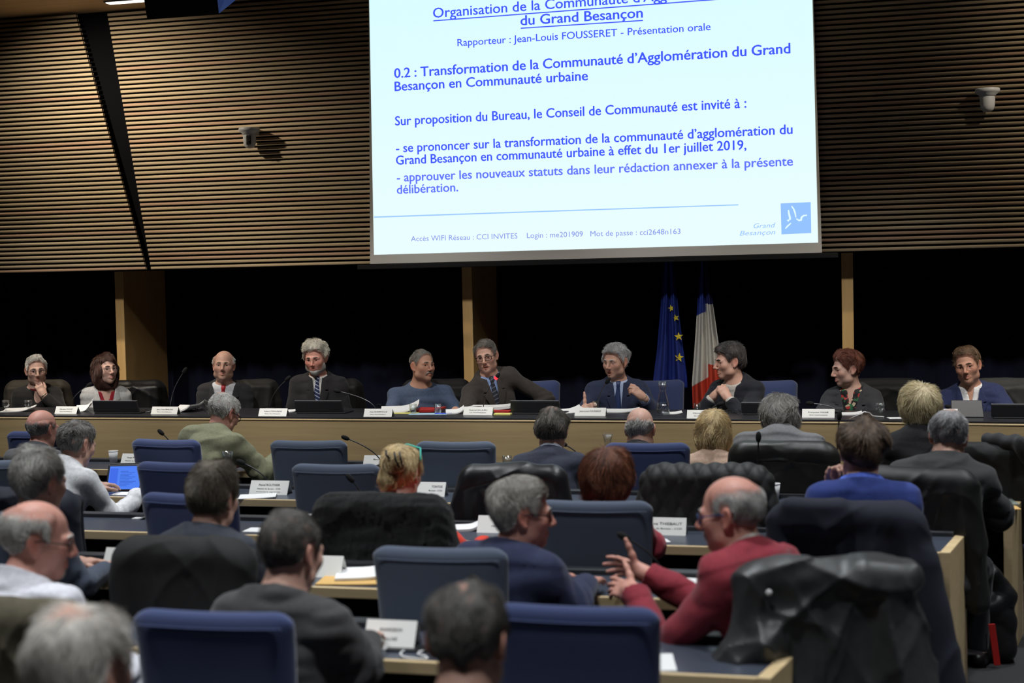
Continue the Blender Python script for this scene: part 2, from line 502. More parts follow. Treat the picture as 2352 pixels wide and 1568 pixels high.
# ------------------------------------------------------------------ things at the ceiling
m = MB()
c = atz(292, 2, 4.495)
r = empty('ceiling_light', (c.x, c.y, 4.5)); tag(r, 'slim bright recessed lamp in the wooden ceiling at top left', 'lamp')
m.box(-.2, .2, -.05, .05, -.014, -.001); m.build('frame', M_dgrey, r, bevel=.003)
m = MB(); m.box(-.185, .185, -.038, .038, -.018, -.013); m.build('diffuser', emission('lamp_glow', (1, .97, .9, 1), 3.0), r)
# black box with blue light painted into its right side's colour, hanging just above the frame's edge
Yb = 9.6
r = empty('hanging_speaker', at(415, 20, Yb)); tag(r, 'black box hanging from the ceiling at top left, its right face painted as blue-lit', 'speaker')
A = [at(338, 40, Yb) - r.location, at(503, 35, Yb) - r.location]
x0, x1, zb = A[0].x, A[1].x, (A[0].z + A[1].z) / 2
m = MB(); top = 0.42
fb = at(549, -6, Yb + .32) - r.location; fb.y = .32
m.add([(x0, 0, zb), (x1, 0, zb), (fb.x, .32, fb.z), (x0 + .1, .32, fb.z), (x0 - .06, 0, zb + top), (x1 - .04, 0, zb + top), (fb.x, .32, zb + top), (x0 - .06, .32, zb + top)],
      [(0, 1, 5, 4), (2, 3, 7, 6), (3, 0, 4, 7), (4, 5, 6, 7), (0, 3, 2, 1)])
m.build('cabinet', M_black, r)
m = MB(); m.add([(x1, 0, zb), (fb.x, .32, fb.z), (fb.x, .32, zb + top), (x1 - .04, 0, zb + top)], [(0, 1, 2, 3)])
m.build('side_panel', mat('painted_blue_light', lin(70, 110, 220), 0.5), r)
m = MB()
m.tube([(x0 + .1, .2, zb + top), (x0 + .1, .2, 4.5 - r.location.z)], .012); m.build('hanger', M_dgrey, r)
m = MB(); m.tube([(x1 - .05, .2, zb + top), (x1 - .05, .2, 4.5 - r.location.z)], .012); m.build('hanger', M_dgrey, r)

# ================================================================== FURNITURE
# ------------------------------------------------------------------ long desk on the platform
def dais_y(x):
    return float(np.interp(x, [-9, 0.0, 3.5], [9.86, 9.65, 9.33]))
ZD = 1.0
dd = 0.72
def strip(xs, y0, y1, z0, z1):
    """strip following the front of the long desk between offsets y0..y1"""
    m = MB()
    n = len(xs)
    vs = []
    for x in xs:
        y = dais_y(x)
        vs += [(x, y + y0, z0), (x, y + y1, z0), (x, y + y1, z1), (x, y + y0, z1)]
    fs = []
    for i in range(n - 1):
        a = i * 4; b = a + 4
        fs += [(a, b, b + 1, a + 1), (a + 1, b + 1, b + 2, a + 2), (a + 2, b + 2, b + 3, a + 3), (a + 3, b + 3, b, a)]
    fs += [(0, 1, 2, 3), (4 * n - 1, 4 * n - 2, 4 * n - 3, 4 * n - 4)]
    m.add(vs, fs); return m
desk = empty('long_desk', (0, 0, 0)); tag(desk, 'long raised maple-fronted desk with a black top, facing the hall', 'desk')
seam = -0.02
strip([-9, seam], 0.0, 0.025, 0.0, ZD - .028).build('front_panel', M_maple, desk, bevel=.002)
strip([seam + .006, 3.5], 0.0, 0.025, 0.0, ZD - .028).build('front_panel', M_maple, desk, bevel=.002)
strip([-9, 0.0, 3.5], -0.004, 0.027, ZD - .028, ZD - .016).build('edge_band', M_edge, desk, bevel=.003)
strip([-9, 0.0, 3.5], 0.004, dd, ZD - .016, ZD).build('desktop', M_dtop, desk, bevel=.003)
strip([-9, 0.0, 3.5], -.003, 0.028, 0.0, .09).build('plinth', M_black, desk)

# ------------------------------------------------------------------ rows of desks
ZT_ = 0.74
ROWS = [(8.57, 1.19), (7.41, 0.79), (6.31, 0.41), (5.23, 0.115), (4.22, -0.255)]
ROW_LBL = ['long maple-edged desk, first row in front of the raised desk', 'long maple-edged desk, second row from the raised desk',
           'long maple-edged desk, third row, below the red-brown and blonde updo heads', 'long maple-edged desk, fourth row, behind the red sweater man',
           'long maple-edged desk, nearest row, with the blue pen on it']
LEDGE = 0.40
for (yn, xe), lb in zip(ROWS, ROW_LBL):
    r = empty('desk_row', (xe, yn, 0)); tag(r, lb, 'desk', 'rows of desks')
    L = -9.0 - xe
    sx = 0.075 / 0.34                       # the end is cut along the aisle
    e = lambda y, w=0: (w + sx * y, y)
    pr = MB(); pr.prism([(L, .022), e(.022, -.045), e(LEDGE, -.045), (L, LEDGE)], ZT_ - .03, ZT_); pr.build('desktop', M_top, r, bevel=.001)
    pr = MB(); pr.prism([(L, 0), e(0, -.045), e(.022, -.045), (L, .022)], ZT_ - .042, ZT_ + .001); pr.build('edge_band', M_edge, r, bevel=.003)
    pr = MB(); pr.prism([e(0, -.045), e(0), e(LEDGE + .08), e(LEDGE + .08, -.045)], 0, ZT_ + .003); pr.build('end_panel', M_edge, r, bevel=.003)
    pr = MB(); pr.prism([(L, LEDGE), e(LEDGE, -.046), e(LEDGE + .07, -.046), (L, LEDGE + .07)], ZT_ - .04, ZT_ + .022); pr.build('cable_ledge', M_ledge, r, bevel=.004)
    pr = MB(); pr.prism([(L, LEDGE + .02), e(LEDGE + .02, -.05), e(LEDGE + .04, -.05), (L, LEDGE + .04)], .06, ZT_ - .04); pr.build('modesty_panel', M_black, r)

# ------------------------------------------------------------------ chairs
M_royal = mat('royal_fabric', lin(48, 62, 106), 0.85, var=0.12, scale=(500, 500, 500), bump=0.15, bscale=700, sheen=0.4)
M_slate = mat('slate_fabric', lin(74, 85, 104), 0.85, var=0.12, scale=(500, 500, 500), bump=0.15, bscale=700, sheen=0.4)
M_chrome = mat('chair_metal', lin(150, 150, 155), 0.3, 0.9)
def cushion(w0, w1, z0, z1, t, lean, curve, nx=14, nz=16):
    """rounded upholstered slab: width w0 at the bottom to w1 at the top"""
    bm = bmesh.new()
    rows = []
    for side in (0, 1):
        g = []
        for j in range(nz + 1):
            v = j / nz; row = []
            for i in range(nx + 1):
                u = i / nx * 2 - 1
                w = (w0 + (w1 - w0) * v) / 2
                ez = (1 - abs(2 * v - 1) ** 7) ** 0.5 if True else 1
                ex = (1 - abs(u) ** 9) ** 0.5
                th = t * (0.35 + 0.65 * min(ez, ex))
                rnd = 1 - 0.06 * max(0, (abs(u) - .8) / .2) ** 2 * 0
                z = z0 + (z1 - z0) * v - 0.035 * max(0, abs(u) - .82) / .18 * max(0, v - .85) / .15 * max(0, abs(u) - .82) / .18 + 0.012 * u * u * v
                y = lean * v * v + curve * (u * u) + (th / 2 if side else -th / 2)
                row.append(bm.verts.new((u * w, y, z)))
            g.append(row)
        rows.append(g)
    for side in (0, 1):
        g = rows[side]
        for j in range(nz):
            for i in range(nx):
                f = (g[j][i], g[j][i + 1], g[j + 1][i + 1], g[j + 1][i])
                bm.faces.new(f if side == 0 else f[::-1])
    a, b = rows
    for j in range(nz):
        for i, fl in ((0, 0), (nx, 1)):
            f = (a[j][i], a[j + 1][i], b[j + 1][i], b[j][i]); bm.faces.new(f if not fl else f[::-1])
    for i in range(nx):
        for j, fl in ((0, 1), (nz, 0)):
            f = (a[j][i], a[j][i + 1], b[j][i + 1], b[j][i]); bm.faces.new(f if fl == 0 and False else f)
    bmesh.ops.recalc_face_normals(bm, faces=bm.faces)
    me = bpy.data.meshes.new('cushion'); bm.to_mesh(me); bm.free()
    me.polygons.foreach_set('use_smooth', [True] * len(me.polygons))
    return me
def seam_line(w0, w1, z0, z1, y, lean, curve, r=.0035):
    pts = []
    for i in range(21):
        u = (i / 20 * 2 - 1) * .90; v = .915
        pts.append((u * (w0 + (w1 - w0) * v) / 2 * .985, lean * v * v + curve * u * u + y, z0 + (z1 - z0) * v + .012 * u * u * v))
    return pts
def make_chair(fabric, low=False):
    """faces +y; the backrest's rear towards -y"""
    r = empty('conference_chair')
    z0, z1 = (.50, 1.035) if not low else (.50, .80)
    bk = link('backrest', cushion(.46, .505, z0, z1, .085, -.05, -.015), fabric, r); bk.location = (0, -.02, 0)
    ss = bk.modifiers.new('sub', 'SUBSURF'); ss.levels = 1; ss.render_levels = 1
    if not low:
        t = MB(); t.tube(seam_line(.46, .505, z0, z1, -.0405, -.05, -.015), .0028, 6); pp = t.build('piping', fabric, bk)
    m = MB(); m.box(-.245, .245, .0, .47, .40, .49); s = m.build('seat', fabric, r, bevel=.035, seg=4, smooth=True)
    m = MB(); m.box(-.04, .04, -.09, .06, .38, .62); m.build('spine', M_dgrey, r, bevel=.01)
    m = MB(); m.lathe([(.03, .05), (.03, .2), (.022, .2), (.022, .40)], 12, Matrix.Translation((0, .22, 0))); m.build('gas_column', M_dgrey, r)
    m = MB()
    for k in range(5):
        a = k * 2 * math.pi / 5 + .3
        m.tube([(0, .22, .10), (.15 * math.cos(a), .22 + .15 * math.sin(a), .09), (.29 * math.cos(a), .22 + .29 * math.sin(a), .065)], [.028, .022, .016], 8)
    m.build('base', M_chrome, r)
    for k in range(5):
        a = k * 2 * math.pi / 5 + .3
        m = MB(); m.lathe([(0, -.012), (.024, -.012), (.027, 0), (.024, .012), (0, .012)], 12, Matrix.Translation((.29 * math.cos(a), .22 + .29 * math.sin(a), .028)) @ Matrix.Rotation(a, 4, 'Z') @ Matrix.Rotation(RAD(90), 4, 'X'))
        m.build('caster', M_dgrey, r)
    return r
CH_PROTO = {}
def chair(px, py, Y, kind, label, rz=0.0, floor=0.0, z=1.03, low=False, group='chairs in the hall', loc=None):
    p = Vector(loc) if loc is not None else at(px, py, Y)
    key = (kind, low)
    if key not in CH_PROTO:
        CH_PROTO[key] = make_chair(M_royal if kind == 'royal' else M_slate, low); o = CH_PROTO[key]
    else:
        o = copy_tree(CH_PROTO[key])
    o.location = (p.x, p.y, floor); o.rotation_euler = (0, 0, rz)
    tag(o, label, 'chair', group)
    return o
# ================================================================== SOFT SHAPES (smooth-blended solids turned into meshes)
def nrm(v): v = np.asarray(v, float); return v / (np.linalg.norm(v) + 1e-12)
def frame(y, z):
    """columns = axes: y forward, z up-ish"""
    y = nrm(y); x = nrm(np.cross(y, z)); z = np.cross(x, y)
    return np.stack([x, y, z], 1)
def rot(yaw=0, pitch=0, roll=0):
    """yaw about z, then pitch about x, then roll about y (degrees)"""
    a, b, c = RAD(yaw), RAD(pitch), RAD(roll)
    Z = np.array([[math.cos(a), -math.sin(a), 0], [math.sin(a), math.cos(a), 0], [0, 0, 1]])
    X = np.array([[1, 0, 0], [0, math.cos(b), -math.sin(b)], [0, math.sin(b), math.cos(b)]])
    Y = np.array([[math.cos(c), 0, math.sin(c)], [0, 1, 0], [-math.sin(c), 0, math.cos(c)]])
    return Z @ X @ Y
class Prim:
    __slots__ = ('fn', 'lo', 'hi', 'k', 'op', 'grp')
    def __init__(s, fn, lo, hi, k=.02, op='u', grp=None):
        s.fn, s.lo, s.hi, s.k, s.op, s.grp = fn, np.array(lo, float), np.array(hi, float), k, op, grp
def sph(c, r, k=.02, op='u', grp=None):
    c = np.array(c, float)
    return Prim(lambda x, y, z: np.sqrt((x - c[0]) ** 2 + (y - c[1]) ** 2 + (z - c[2]) ** 2) - r, c - r, c + r, k, op, grp)
def ell(c, r, k=.02, op='u', grp=None):
    c = np.array(c, float); r = np.array(r, float)
    def fn(x, y, z):
        X, Y, Z = (x - c[0]) / r[0], (y - c[1]) / r[1], (z - c[2]) / r[2]
        k0 = np.sqrt(X * X + Y * Y + Z * Z)
        k1 = np.sqrt((X / r[0]) ** 2 + (Y / r[1]) ** 2 + (Z / r[2]) ** 2) + 1e-9
        return k0 * (k0 - 1) / k1
    return Prim(fn, c - r, c + r, k, op, grp)
def cone(a, b, ra, rb, k=.02, op='u', grp=None):
    a = np.array(a, float); b = np.array(b, float); ba = b - a; l2 = float(ba @ ba) + 1e-12
    def fn(x, y, z):
        X, Y, Z = x - a[0], y - a[1], z - a[2]
        t = np.clip((X * ba[0] + Y * ba[1] + Z * ba[2]) / l2, 0, 1)
        return np.sqrt((X - t * ba[0]) ** 2 + (Y - t * ba[1]) ** 2 + (Z - t * ba[2]) ** 2) - (ra + (rb - ra) * t)
    r = max(ra, rb)
    return Prim(fn, np.minimum(a, b) - r, np.maximum(a, b) + r, k, op, grp)
def rbox(c, h, r, k=.02, op='u', grp=None):
    c = np.array(c, float); h = np.array(h, float)
    def fn(x, y, z):
        X, Y, Z = np.abs(x - c[0]) - h[0] + r, np.abs(y - c[1]) - h[1] + r, np.abs(z - c[2]) - h[2] + r
        return np.sqrt(np.maximum(X, 0) ** 2 + np.maximum(Y, 0) ** 2 + np.maximum(Z, 0) ** 2) + np.minimum(np.maximum(X, np.maximum(Y, Z)), 0) - r
    return Prim(fn, c - h, c + h, k, op, grp)
def moved(p, R, t):
    """the same solid turned by R and shifted to t"""
    R = np.asarray(R, float); t = np.asarray(t, float)
    cs = np.array([[(p.lo, p.hi)[i][0], (p.lo, p.hi)[j][1], (p.lo, p.hi)[k][2]] for i in (0, 1) for j in (0, 1) for k in (0, 1)]) @ R.T + t
    f = p.fn
    def fn(x, y, z):
        X, Y, Z = x - t[0], y - t[1], z - t[2]
        return f(R[0, 0] * X + R[1, 0] * Y + R[2, 0] * Z, R[0, 1] * X + R[1, 1] * Y + R[2, 1] * Z, R[0, 2] * X + R[1, 2] * Y + R[2, 2] * Z)
    return Prim(fn, cs.min(0), cs.max(0), p.k, p.op, p.grp)
FAR = 0.3
def evaluate(prims, ax, margin=.05):
    X, Y, Z = (np.asarray(a, np.float32) for a in ax)
    F = np.full((len(X), len(Y), len(Z)), FAR, np.float32)
    for p in prims:
        s = []
        for d, a in enumerate((X, Y, Z)):
            i0 = int(np.searchsorted(a, p.lo[d] - margin - p.k)); i1 = int(np.searchsorted(a, p.hi[d] + margin + p.k))
            s.append(slice(i0, i1))
        if any(q.stop <= q.start for q in s): continue
        d = p.fn(X[s[0]][:, None, None], Y[s[1]][None, :, None], Z[s[2]][None, None, :]).astype(np.float32)
        f = F[tuple(s)]
        if p.op == 'u':
            h = np.maximum(p.k - np.abs(f - d), 0) / p.k
            F[tuple(s)] = np.minimum(f, d) - h * h * p.k * .25
        else:
            d = -d
            h = np.maximum(p.k - np.abs(f - d), 0) / p.k
            F[tuple(s)] = np.maximum(f, d) + h * h * p.k * .25
    return F
def axis(lo, hi, coarse, fine=()):
    """grid line positions: coarse steps, finer inside the given (a, b, step) spans"""
    ev = sorted(fine)
    out = [lo]
    x = lo
    while x < hi:
        st = coarse
        for a, b, q in ev:
            if a - q * 2 <= x < b: st = min(st, q)
            elif x < a: st = min(st, max(q, (a - x) * .5))
        x += st; out.append(x)
    return np.array(out, np.float32)
CORN = [(i, j, k) for i in (0, 1) for j in (0, 1) for k in (0, 1)]
EDG = [(a, b) for a in range(8) for b in range(8) if a < b and sum(CORN[a][i] != CORN[b][i] for i in range(3)) == 1]
def surface(F, ax):
    """closed surface around the negative cells of F"""
    F = F.copy()
    for d in range(3):
        sl = [slice(None)] * 3
        for e in (0, -1):
            sl[d] = e; F[tuple(sl)] = np.maximum(F[tuple(sl)], 1e-3)
    S = F < 0
    nx, ny, nz = F.shape
    cnt = np.zeros((nx - 1, ny - 1, nz - 1), np.uint8)
    for i, j, k in CORN: cnt += S[i:nx - 1 + i, j:ny - 1 + j, k:nz - 1 + k]
    act = (cnt > 0) & (cnt < 8)
    I, J, K = np.nonzero(act)
    n = len(I)
    idx = np.full(act.shape, -1, np.int32); idx[I, J, K] = np.arange(n)
    fv = np.stack([F[I + c[0], J + c[1], K + c[2]] for c in CORN], 1)
    px = [np.stack([ax[d][(I, J, K)[d] + c[d]] for c in CORN], 1) for d in range(3)]
    acc = np.zeros((n, 3)); num = np.zeros(n)
    for a, b in EDG:
        fa, fb = fv[:, a], fv[:, b]
        m = (fa < 0) != (fb < 0)
        t = np.where(m, fa / np.where(m, fa - fb, 1), 0)
        for d in range(3): acc[:, d] += np.where(m, px[d][:, a] + t * (px[d][:, b] - px[d][:, a]), 0)
        num += m
    V = acc / np.maximum(num, 1)[:, None]
    Q = []
    for d in range(3):
        u, v = [(1, 2), (2, 0), (0, 1)][d]
        s0 = [slice(None)] * 3; s1 = [slice(None)] * 3
        s0[d] = slice(0, -1); s1[d] = slice(1, None)
        A, B = S[tuple(s0)], S[tuple(s1)]
        for flip, M in ((False, A & ~B), (True, ~A & B)):
            P = np.array(np.nonzero(M))
            ok = (P[u] > 0) & (P[v] > 0) & (P[u] < F.shape[u] - 1) & (P[v] < F.shape[v] - 1)
            P = P[:, ok]
            if P.shape[1] == 0: continue
            def cell(du, dv):
                q = P.copy(); q[u] -= du; q[v] -= dv
                return idx[q[0], q[1], q[2]]
            q = [cell(1, 1), cell(0, 1), cell(0, 0), cell(1, 0)]
            if flip: q = q[::-1]
            Q.append(np.stack(q, 1))
    Fq = np.concatenate(Q) if Q else np.zeros((0, 4), np.int32)
    Fq = Fq[(Fq >= 0).all(1)]
    return V, Fq
def relax(V, Fq, it=1):
    """one or two passes of averaging to even out the voxel steps"""
    for _ in range(it):
        A = np.zeros_like(V); c = np.zeros(len(V))
        for a in range(4):
            b = (a + 1) % 4
            np.add.at(A, Fq[:, a], V[Fq[:, b]]); np.add.at(c, Fq[:, a], 1)
        V = V * .5 + A / np.maximum(c, 1)[:, None] * .5
    return V
def ripple(seed, n=6, sc=(1, 1, 1)):
    """a smooth wavy function of position, about -1..1"""
    r = np.random.RandomState(seed)
    D = r.normal(size=(n, 3)); D /= np.linalg.norm(D, axis=1)[:, None]
    D = D * np.array(sc) * r.uniform(.6, 1.7, (n, 1)); ph = r.uniform(0, 6.28, n)
    def f(x, y, z):
        s = 0
        for i in range(n): s = s + np.sin(D[i, 0] * x + D[i, 1] * y + D[i, 2] * z + ph[i])
        return s / math.sqrt(n)
    return f
def step(x, a, b):
    t = np.clip((x - a) / (b - a), 0, 1); return t * t * (3 - 2 * t)

# ================================================================== PEOPLE
EYE = (.0315, .0725, .001)
def head_prims(fat=0.0, nose=1.0, mouth=0.0, smile=0.0, neck=True, fem=0.0):
    P = []
    P.append(ell((0, -.015, .034), (.0765, .098, .086), .03, grp='b'))
    P.append(ell((0, .024, -.036), (.062 + fat * .35, .0685, .083), .035, grp='b'))
    P.append(sph((0, .070 - .004 * fem, -.098), .021 - .004 * fem, .03, grp='b'))
    for s in (1, -1):
        P.append(sph((s * (.046 + fat * .5 - .005 * fem), .018, -.072), .022, .035, grp='b'))
        P.append(sph((s * .043, .060, -.022), .020, .03))
        P.append(cone((s * .012, .090, .017), (s * .044, .076, .016), .009, .008, .02))
        P.append(sph((s * .0315, .0955, .001), .0155, .012, 's'))
        # lids around the eyeball
        ex, ey, ez = s * EYE[0], EYE[1], EYE[2]
        P.append(cone((ex - .012, ey + .0095, ez + .0075), (ex + .012, ey + .0085, ez + .0070), .0035, .0035, .006))
        P.append(cone((ex - .011, ey + .0090, ez - .0080), (ex + .011, ey + .0080, ez - .0075), .0032, .0032, .006))
        # ears
        e = ell((0, 0, 0), (.0075, .020, .032), .01)
        R = rot(s * 22, 12, 0)
        P.append(moved(e, R, (s * .080, -.014, -.004)))
        h = ell((s * .006, .002, .003), (.0045, .011, .019), .006, 's')
        P.append(moved(h, R, (s * .081, -.014, -.004)))
        P.append(sph((s * .076, -.004, -.034), .0075, .01))
    # nose
    P.append(cone((0, .090, .012), (0, .090 + .024 * nose, -.030), .0075, .0105, .016))
    for s in (1, -1):
        P.append(sph((s * .0115, .097 + .006 * nose, -.036), .0085, .008))
        P.append(sph((s * .0065, .100 + .007 * nose, -.046), .0040, .004, 's'))
    # mouth
    mw = .021 + .007 * smile; up = .006 * smile
    for s in (1, -1):
        P.append(cone((0, .0925, -.0610), (s * mw, .082, -.0655 + up), .0052, .0035, .008))
        P.append(cone((0, .0915, -.0735 - mouth), (s * mw, .081, -.0680 + up), .0062, .0035, .008))
        P.append(cone((0, .098, -.0672 - mouth * .5), (s * (mw + .002), .088, -.0668 + up), .0018 + mouth * .45, .0014, .004, 's'))
        if smile:
            P.append(cone((s * .020, .095, -.040), (s * .033, .080, -.062), .0025, .002, .008, 's'))
    if mouth: P.append(ell((0, .088, -.068 - mouth * .5), (.014 + .006 * smile, .02, .004 + mouth * .5), .004, 's'))
    return P

def hand_prims(wr, fdir, dorsal, right, curl=(25, 30, 20), spread=1.0, thumb=(.75, .62, -.25), tcurl=20, scale=1.0, curls=None):
    R = frame(fdir, dorsal); t = -1.0 if right else 1.0
    P = []
    S = scale
    T = lambda p: R @ (np.array(p, float) * S) + np.array(wr, float)
    P.append(moved(rbox((0, .050 * S, -.002 * S), (.037 * S, .046 * S, .013 * S), .012 * S, .02), R, wr))
    P.append(cone(T((0, -.03, 0)), T((0, .03, 0)), .025 * S, .026 * S, .02))
    for i, (fx, L, r) in enumerate(((.028, .078, .0088), (.0095, .087, .0092), (-.0095, .080, .0088), (-.027, .063, .0078))):
        cc = curls[i] if curls else curl
        p = np.array((t * fx, .088 - .004 * abs(i - 1), 0.0)); a = 0.0
        sd = t * fx * 3.2 * spread
        for j, q in enumerate((.46, .30, .24)):
            a += RAD(cc[j])
            d = np.array((math.sin(sd * .9) * math.cos(a), math.cos(a) * math.cos(sd * .9), -math.sin(a)))
            e = p + d * L * q
            P.append(cone(T(p), T(e), r * (1.02 - .1 * j) * S, r * (.94 - .1 * j) * S, .006, grp='finger'))
            p = e
    p = np.array((t * .024, .028, -.006)); d = nrm((t * thumb[0], thumb[1], thumb[2]))
    for j, (L, r) in enumerate(((.042, .0135), (.034, .0105), (.027, .0092))):
        e = p + d * L
        P.append(cone(T(p), T(e), r * S, r * .9 * S, .012))
        p = e
        ang = RAD(tcurl); ax = np.array((0, 0, t)); 
        d = nrm(d * math.cos(ang) + np.cross(ax, d) * math.sin(ang))
    return P

def head_surface_y(prims, x, z):
    """front y of the head at (x, z), head frame"""
    ys = np.linspace(.14, .0, 141)
    F = evaluate(prims, (np.array([x]), ys[::-1], np.array([z])), .06)[0, ::-1, 0]
    i = int(np.argmax(F < 0)); return float(ys[i])

# hair: thickness over the skull, head frame
def hairline(y, rec=0.0):
    return np.interp(y, [-.12, -.085, -.055, -.034, -.026, .002, .014, .030, .048, .068, .085, .10],
                     [-.055, -.078, -.066, -.03, .026, .030, .004, -.004, .036, .058 + rec, .066 + rec, .068 + rec])
def hair_t(style, thick=.014, rec=0.0, amp=.003, seed=1, bald=.05, freq=90.0, top=0.0, spot_r=.0):
    rp = ripple(seed, 9, (freq * 1.2, freq * .5, freq * .55)); rp2 = ripple(seed + 9, 5, (freq * .45, freq * .3, freq * .3))
    def f(x, y, z):
        zb = hairline(y, rec)
        zb = zb - .0 * x
        t = step(z - zb, -.008, .026)
        if style in ('horseshoe', 'fringe'):
            lim = bald + .25 * np.maximum(0, -(y + .02)) * (1 if style == 'fringe' else -.05)
            t = t * (1 - step(z, lim - .01, lim + .035)) * (1 - step(y, .025, .055))
        th = thick + top * step(z, .05, .11) * step(y, -.09, -.02)
        return t * th + (amp * 1.1 * rp(x, y, z) + amp * 1.1 * rp2(x, y, z)) * np.minimum(1, t * 1.5) - .0022
    return f
def hair_cover(style, rec=0.0, bald=.05, spot_r=.0, **k):
    """0..1: how densely the hair covers the scalp, head frame"""
    def f(x, y, z):
        t = step(z - hairline(y, rec), -.004, .030)
        if style in ('horseshoe', 'fringe'):
            lim = bald + .25 * np.maximum(0, -(y + .02)) * (1 if style == 'fringe' else -.05)
            t = t * (1 - step(z, lim - .030, lim + .030)) * (1 - step(y, .012, .048))
        if spot_r:
            d = np.sqrt(x ** 2 + (y + .050) ** 2 + (z - .105) ** 2)
            t = t * (.35 + .65 * step(d, spot_r * .3, spot_r * 1.1))
        return t
    return f

def build_person(sp):
    """sp: see the lists below. Local frame: y = where the person faces, z up, origin on the floor under the hips."""
    nm = 'person'
    floor = sp.get('floor', 0.0)
    hc_w = at(sp['px'], sp['py'], sp['Y'])
    face = RAD(sp.get('face', 0.0))
    hsz = sp.get('scale', 1.07)
    yaw, pit, rol = sp.get('head', (0, 0, 0))
    Rh = rot(yaw, pit, rol)
    hz = hc_w.z - floor
    seat = sp.get('seat', .44)
    # neck base below the head
    nb = np.array([0, -.042, sp.get('nz', -.166 if sp.get('floor') else -.146)]) * hsz
    N0 = Rh @ nb * .55 + nb * .45
    c, s = math.cos(face), math.sin(face)
    lx = sp.get('side', 0.0)                       # how far the neck is ahead / aside of the hips
    dv = hz + N0[2] - seat - .06
    ly = sp.get('lean', min(.34, max(.04, math.sqrt(max(0, .45 ** 2 - dv ** 2)))))
    N = np.array([lx, ly, hz + N0[2]])
    hc = N - N0
    # world place of the local origin
    ox = hc_w.x - (c * hc[0] - s * hc[1]); oy = hc_w.y - (s * hc[0] + c * hc[1])
    hip = np.array([0, 0, seat + .06])
    up = nrm(N - hip)
    ty = RAD(sp.get('tyaw', 0)); fw0 = np.array([-math.sin(ty), math.cos(ty), 0])
    Rt = frame(nrm(fw0 - up * (fw0 @ up)), up)     # torso axes: x right, y front, z up along the spine
    L = float(np.linalg.norm(N - hip))
    sw = sp.get('sw', .175) * .88; ch = sp.get('chest', 1.0); belly = sp.get('belly', 0.0)
    T = lambda p: Rt @ np.array(p, float) + N
    sd = sp.get('shdrop', .065 if sp.get('floor') else .058)
    SH = {'R': T((sw, -.012, -sd - .0)), 'L': T((-sw, -.012, -sd))}
    if 'shl' in sp: SH['L'] = T((-sw, -.012, -sd + sp['shl']))
    if 'shr' in sp: SH['R'] = T((sw, -.012, -sd + sp['shr']))
    dz = sp.get('desk', .75)
    arms = {}
    for k, sgn in (('R', 1), ('L', -1)):
        a = sp.get('arm' + k)
        if a is None:
            el = np.array([SH[k][0] + sgn * .055, SH[k][1] + .10, max(SH[k][2] - .27, dz + .03)])
            wr = np.array([N[0] + sgn * .11, SH[k][1] + .33, dz + .05])
            if sp.get('lap'):                      # forearms down, hands below the desktop
                el = np.array([SH[k][0] + sgn * .06, SH[k][1] + .05, SH[k][2] - .27]); wr = np.array([N[0] + sgn * .10, SH[k][1] + .25, seat + .16])
        else:
            el = N + np.array(a[0]); wr = N + np.array(a[1])
        arms[k] = (el, wr)
    # ---- solids
    hp = head_prims(sp.get('fat', 0), sp.get('nose', 1), sp.get('mouth', 0), sp.get('smile', 0), fem=sp.get('fem', 0))
    hps = []
    for p in hp: hps.append(moved(p, Rh * hsz, hc) if hsz == 1 else scaled(p, hsz, Rh, hc))
    nr = sp.get('neckr', .056)
    neck = [cone(Rh @ (np.array([0, -.022, -.055]) * hsz) + hc, N + np.array([0, 0, .01]), nr, nr + .006, .03),
            cone(N + np.array([0, 0, .01]), T((0, -.01, -.08)), nr + .004, nr + .03, .05)]
    torso = [moved(ell((0, .0, -.20 * L / .5), (.172 * ch, .118 * ch, .215 * L / .5), .06), Rt, N),
             moved(ell((0, .012 + belly * .5, -.40 * L / .5), (.158 * ch + belly, .122 * ch + belly, .18), .08), Rt, N),
             cone(T((0, -.015, -.035)), SH['R'], .060, .052, .06), cone(T((0, -.015, -.035)), SH['L'], .060, .052, .06),
             moved(ell((0, 0.0, 0), (.17 * ch, .125, .11), .06), np.eye(3), hip + np.array([0, .0, -.0]))]
    if sp.get('fem', 0): torso += [sph(T((q * .075, .085, -.215)), .062, .06) for q in (1, -1)]
    limb = []
    for k in 'RL':
        el, wr = arms[k]
        limb += [cone(SH[k], el, .050, .042, .04, grp='u' + k), cone(el, wr, .043, .028, .03, grp='f' + k)]
    knees = {}
    legs = []
    for k, sgn in (('R', 1), ('L', -1)):
        h0 = hip + np.array([sgn * .085, 0, -.02]); kn = np.array([sgn * .12, .43, seat + .05]); an = np.array([sgn * .12, .40, .09])
        legs += [cone(h0, kn, .085, .058, .05), cone(kn, an, .056, .04, .03)]
    hands = []; hbox = []
    for k in 'RL':
        h = sp.get('hand' + k)
        el, wr = arms[k]
        d = nrm(wr - el)
        if h is None:
            q = hand_prims(wr, nrm(d * np.array([.6, 1, .15])), (0, -.1, 1), k == 'R', (14, 22, 16))
            vis = False
        else:
            q = hand_prims(wr, h.get('dir', d), h.get('dorsal', (0, 0, 1)), k == 'R', h.get('curl', (25, 30, 20)), h.get('spread', 1), h.get('thumb', (.75, .62, -.25)), h.get('tcurl', 20), h.get('scale', .98), h.get('curls'))
            vis = True
        hands += q
        lo = np.min([p.lo for p in q], 0); hi = np.max([p.hi for p in q], 0)
        hbox.append((lo, hi, .0042 if vis else .011))
    skin_P = hps + neck + torso + limb + legs + hands
    feet = [ell((sgn * .125, .46, .045), (.048, .135, .045), .03) for sgn in (1, -1)]
    lo = np.min([p.lo for p in skin_P + feet], 0) - .05; hi = np.max([p.hi for p in skin_P + feet], 0) + .05
    hb = (hc - np.array([.10, .13, .14]) * hsz, hc + np.array([.10, .135, .135]) * hsz)
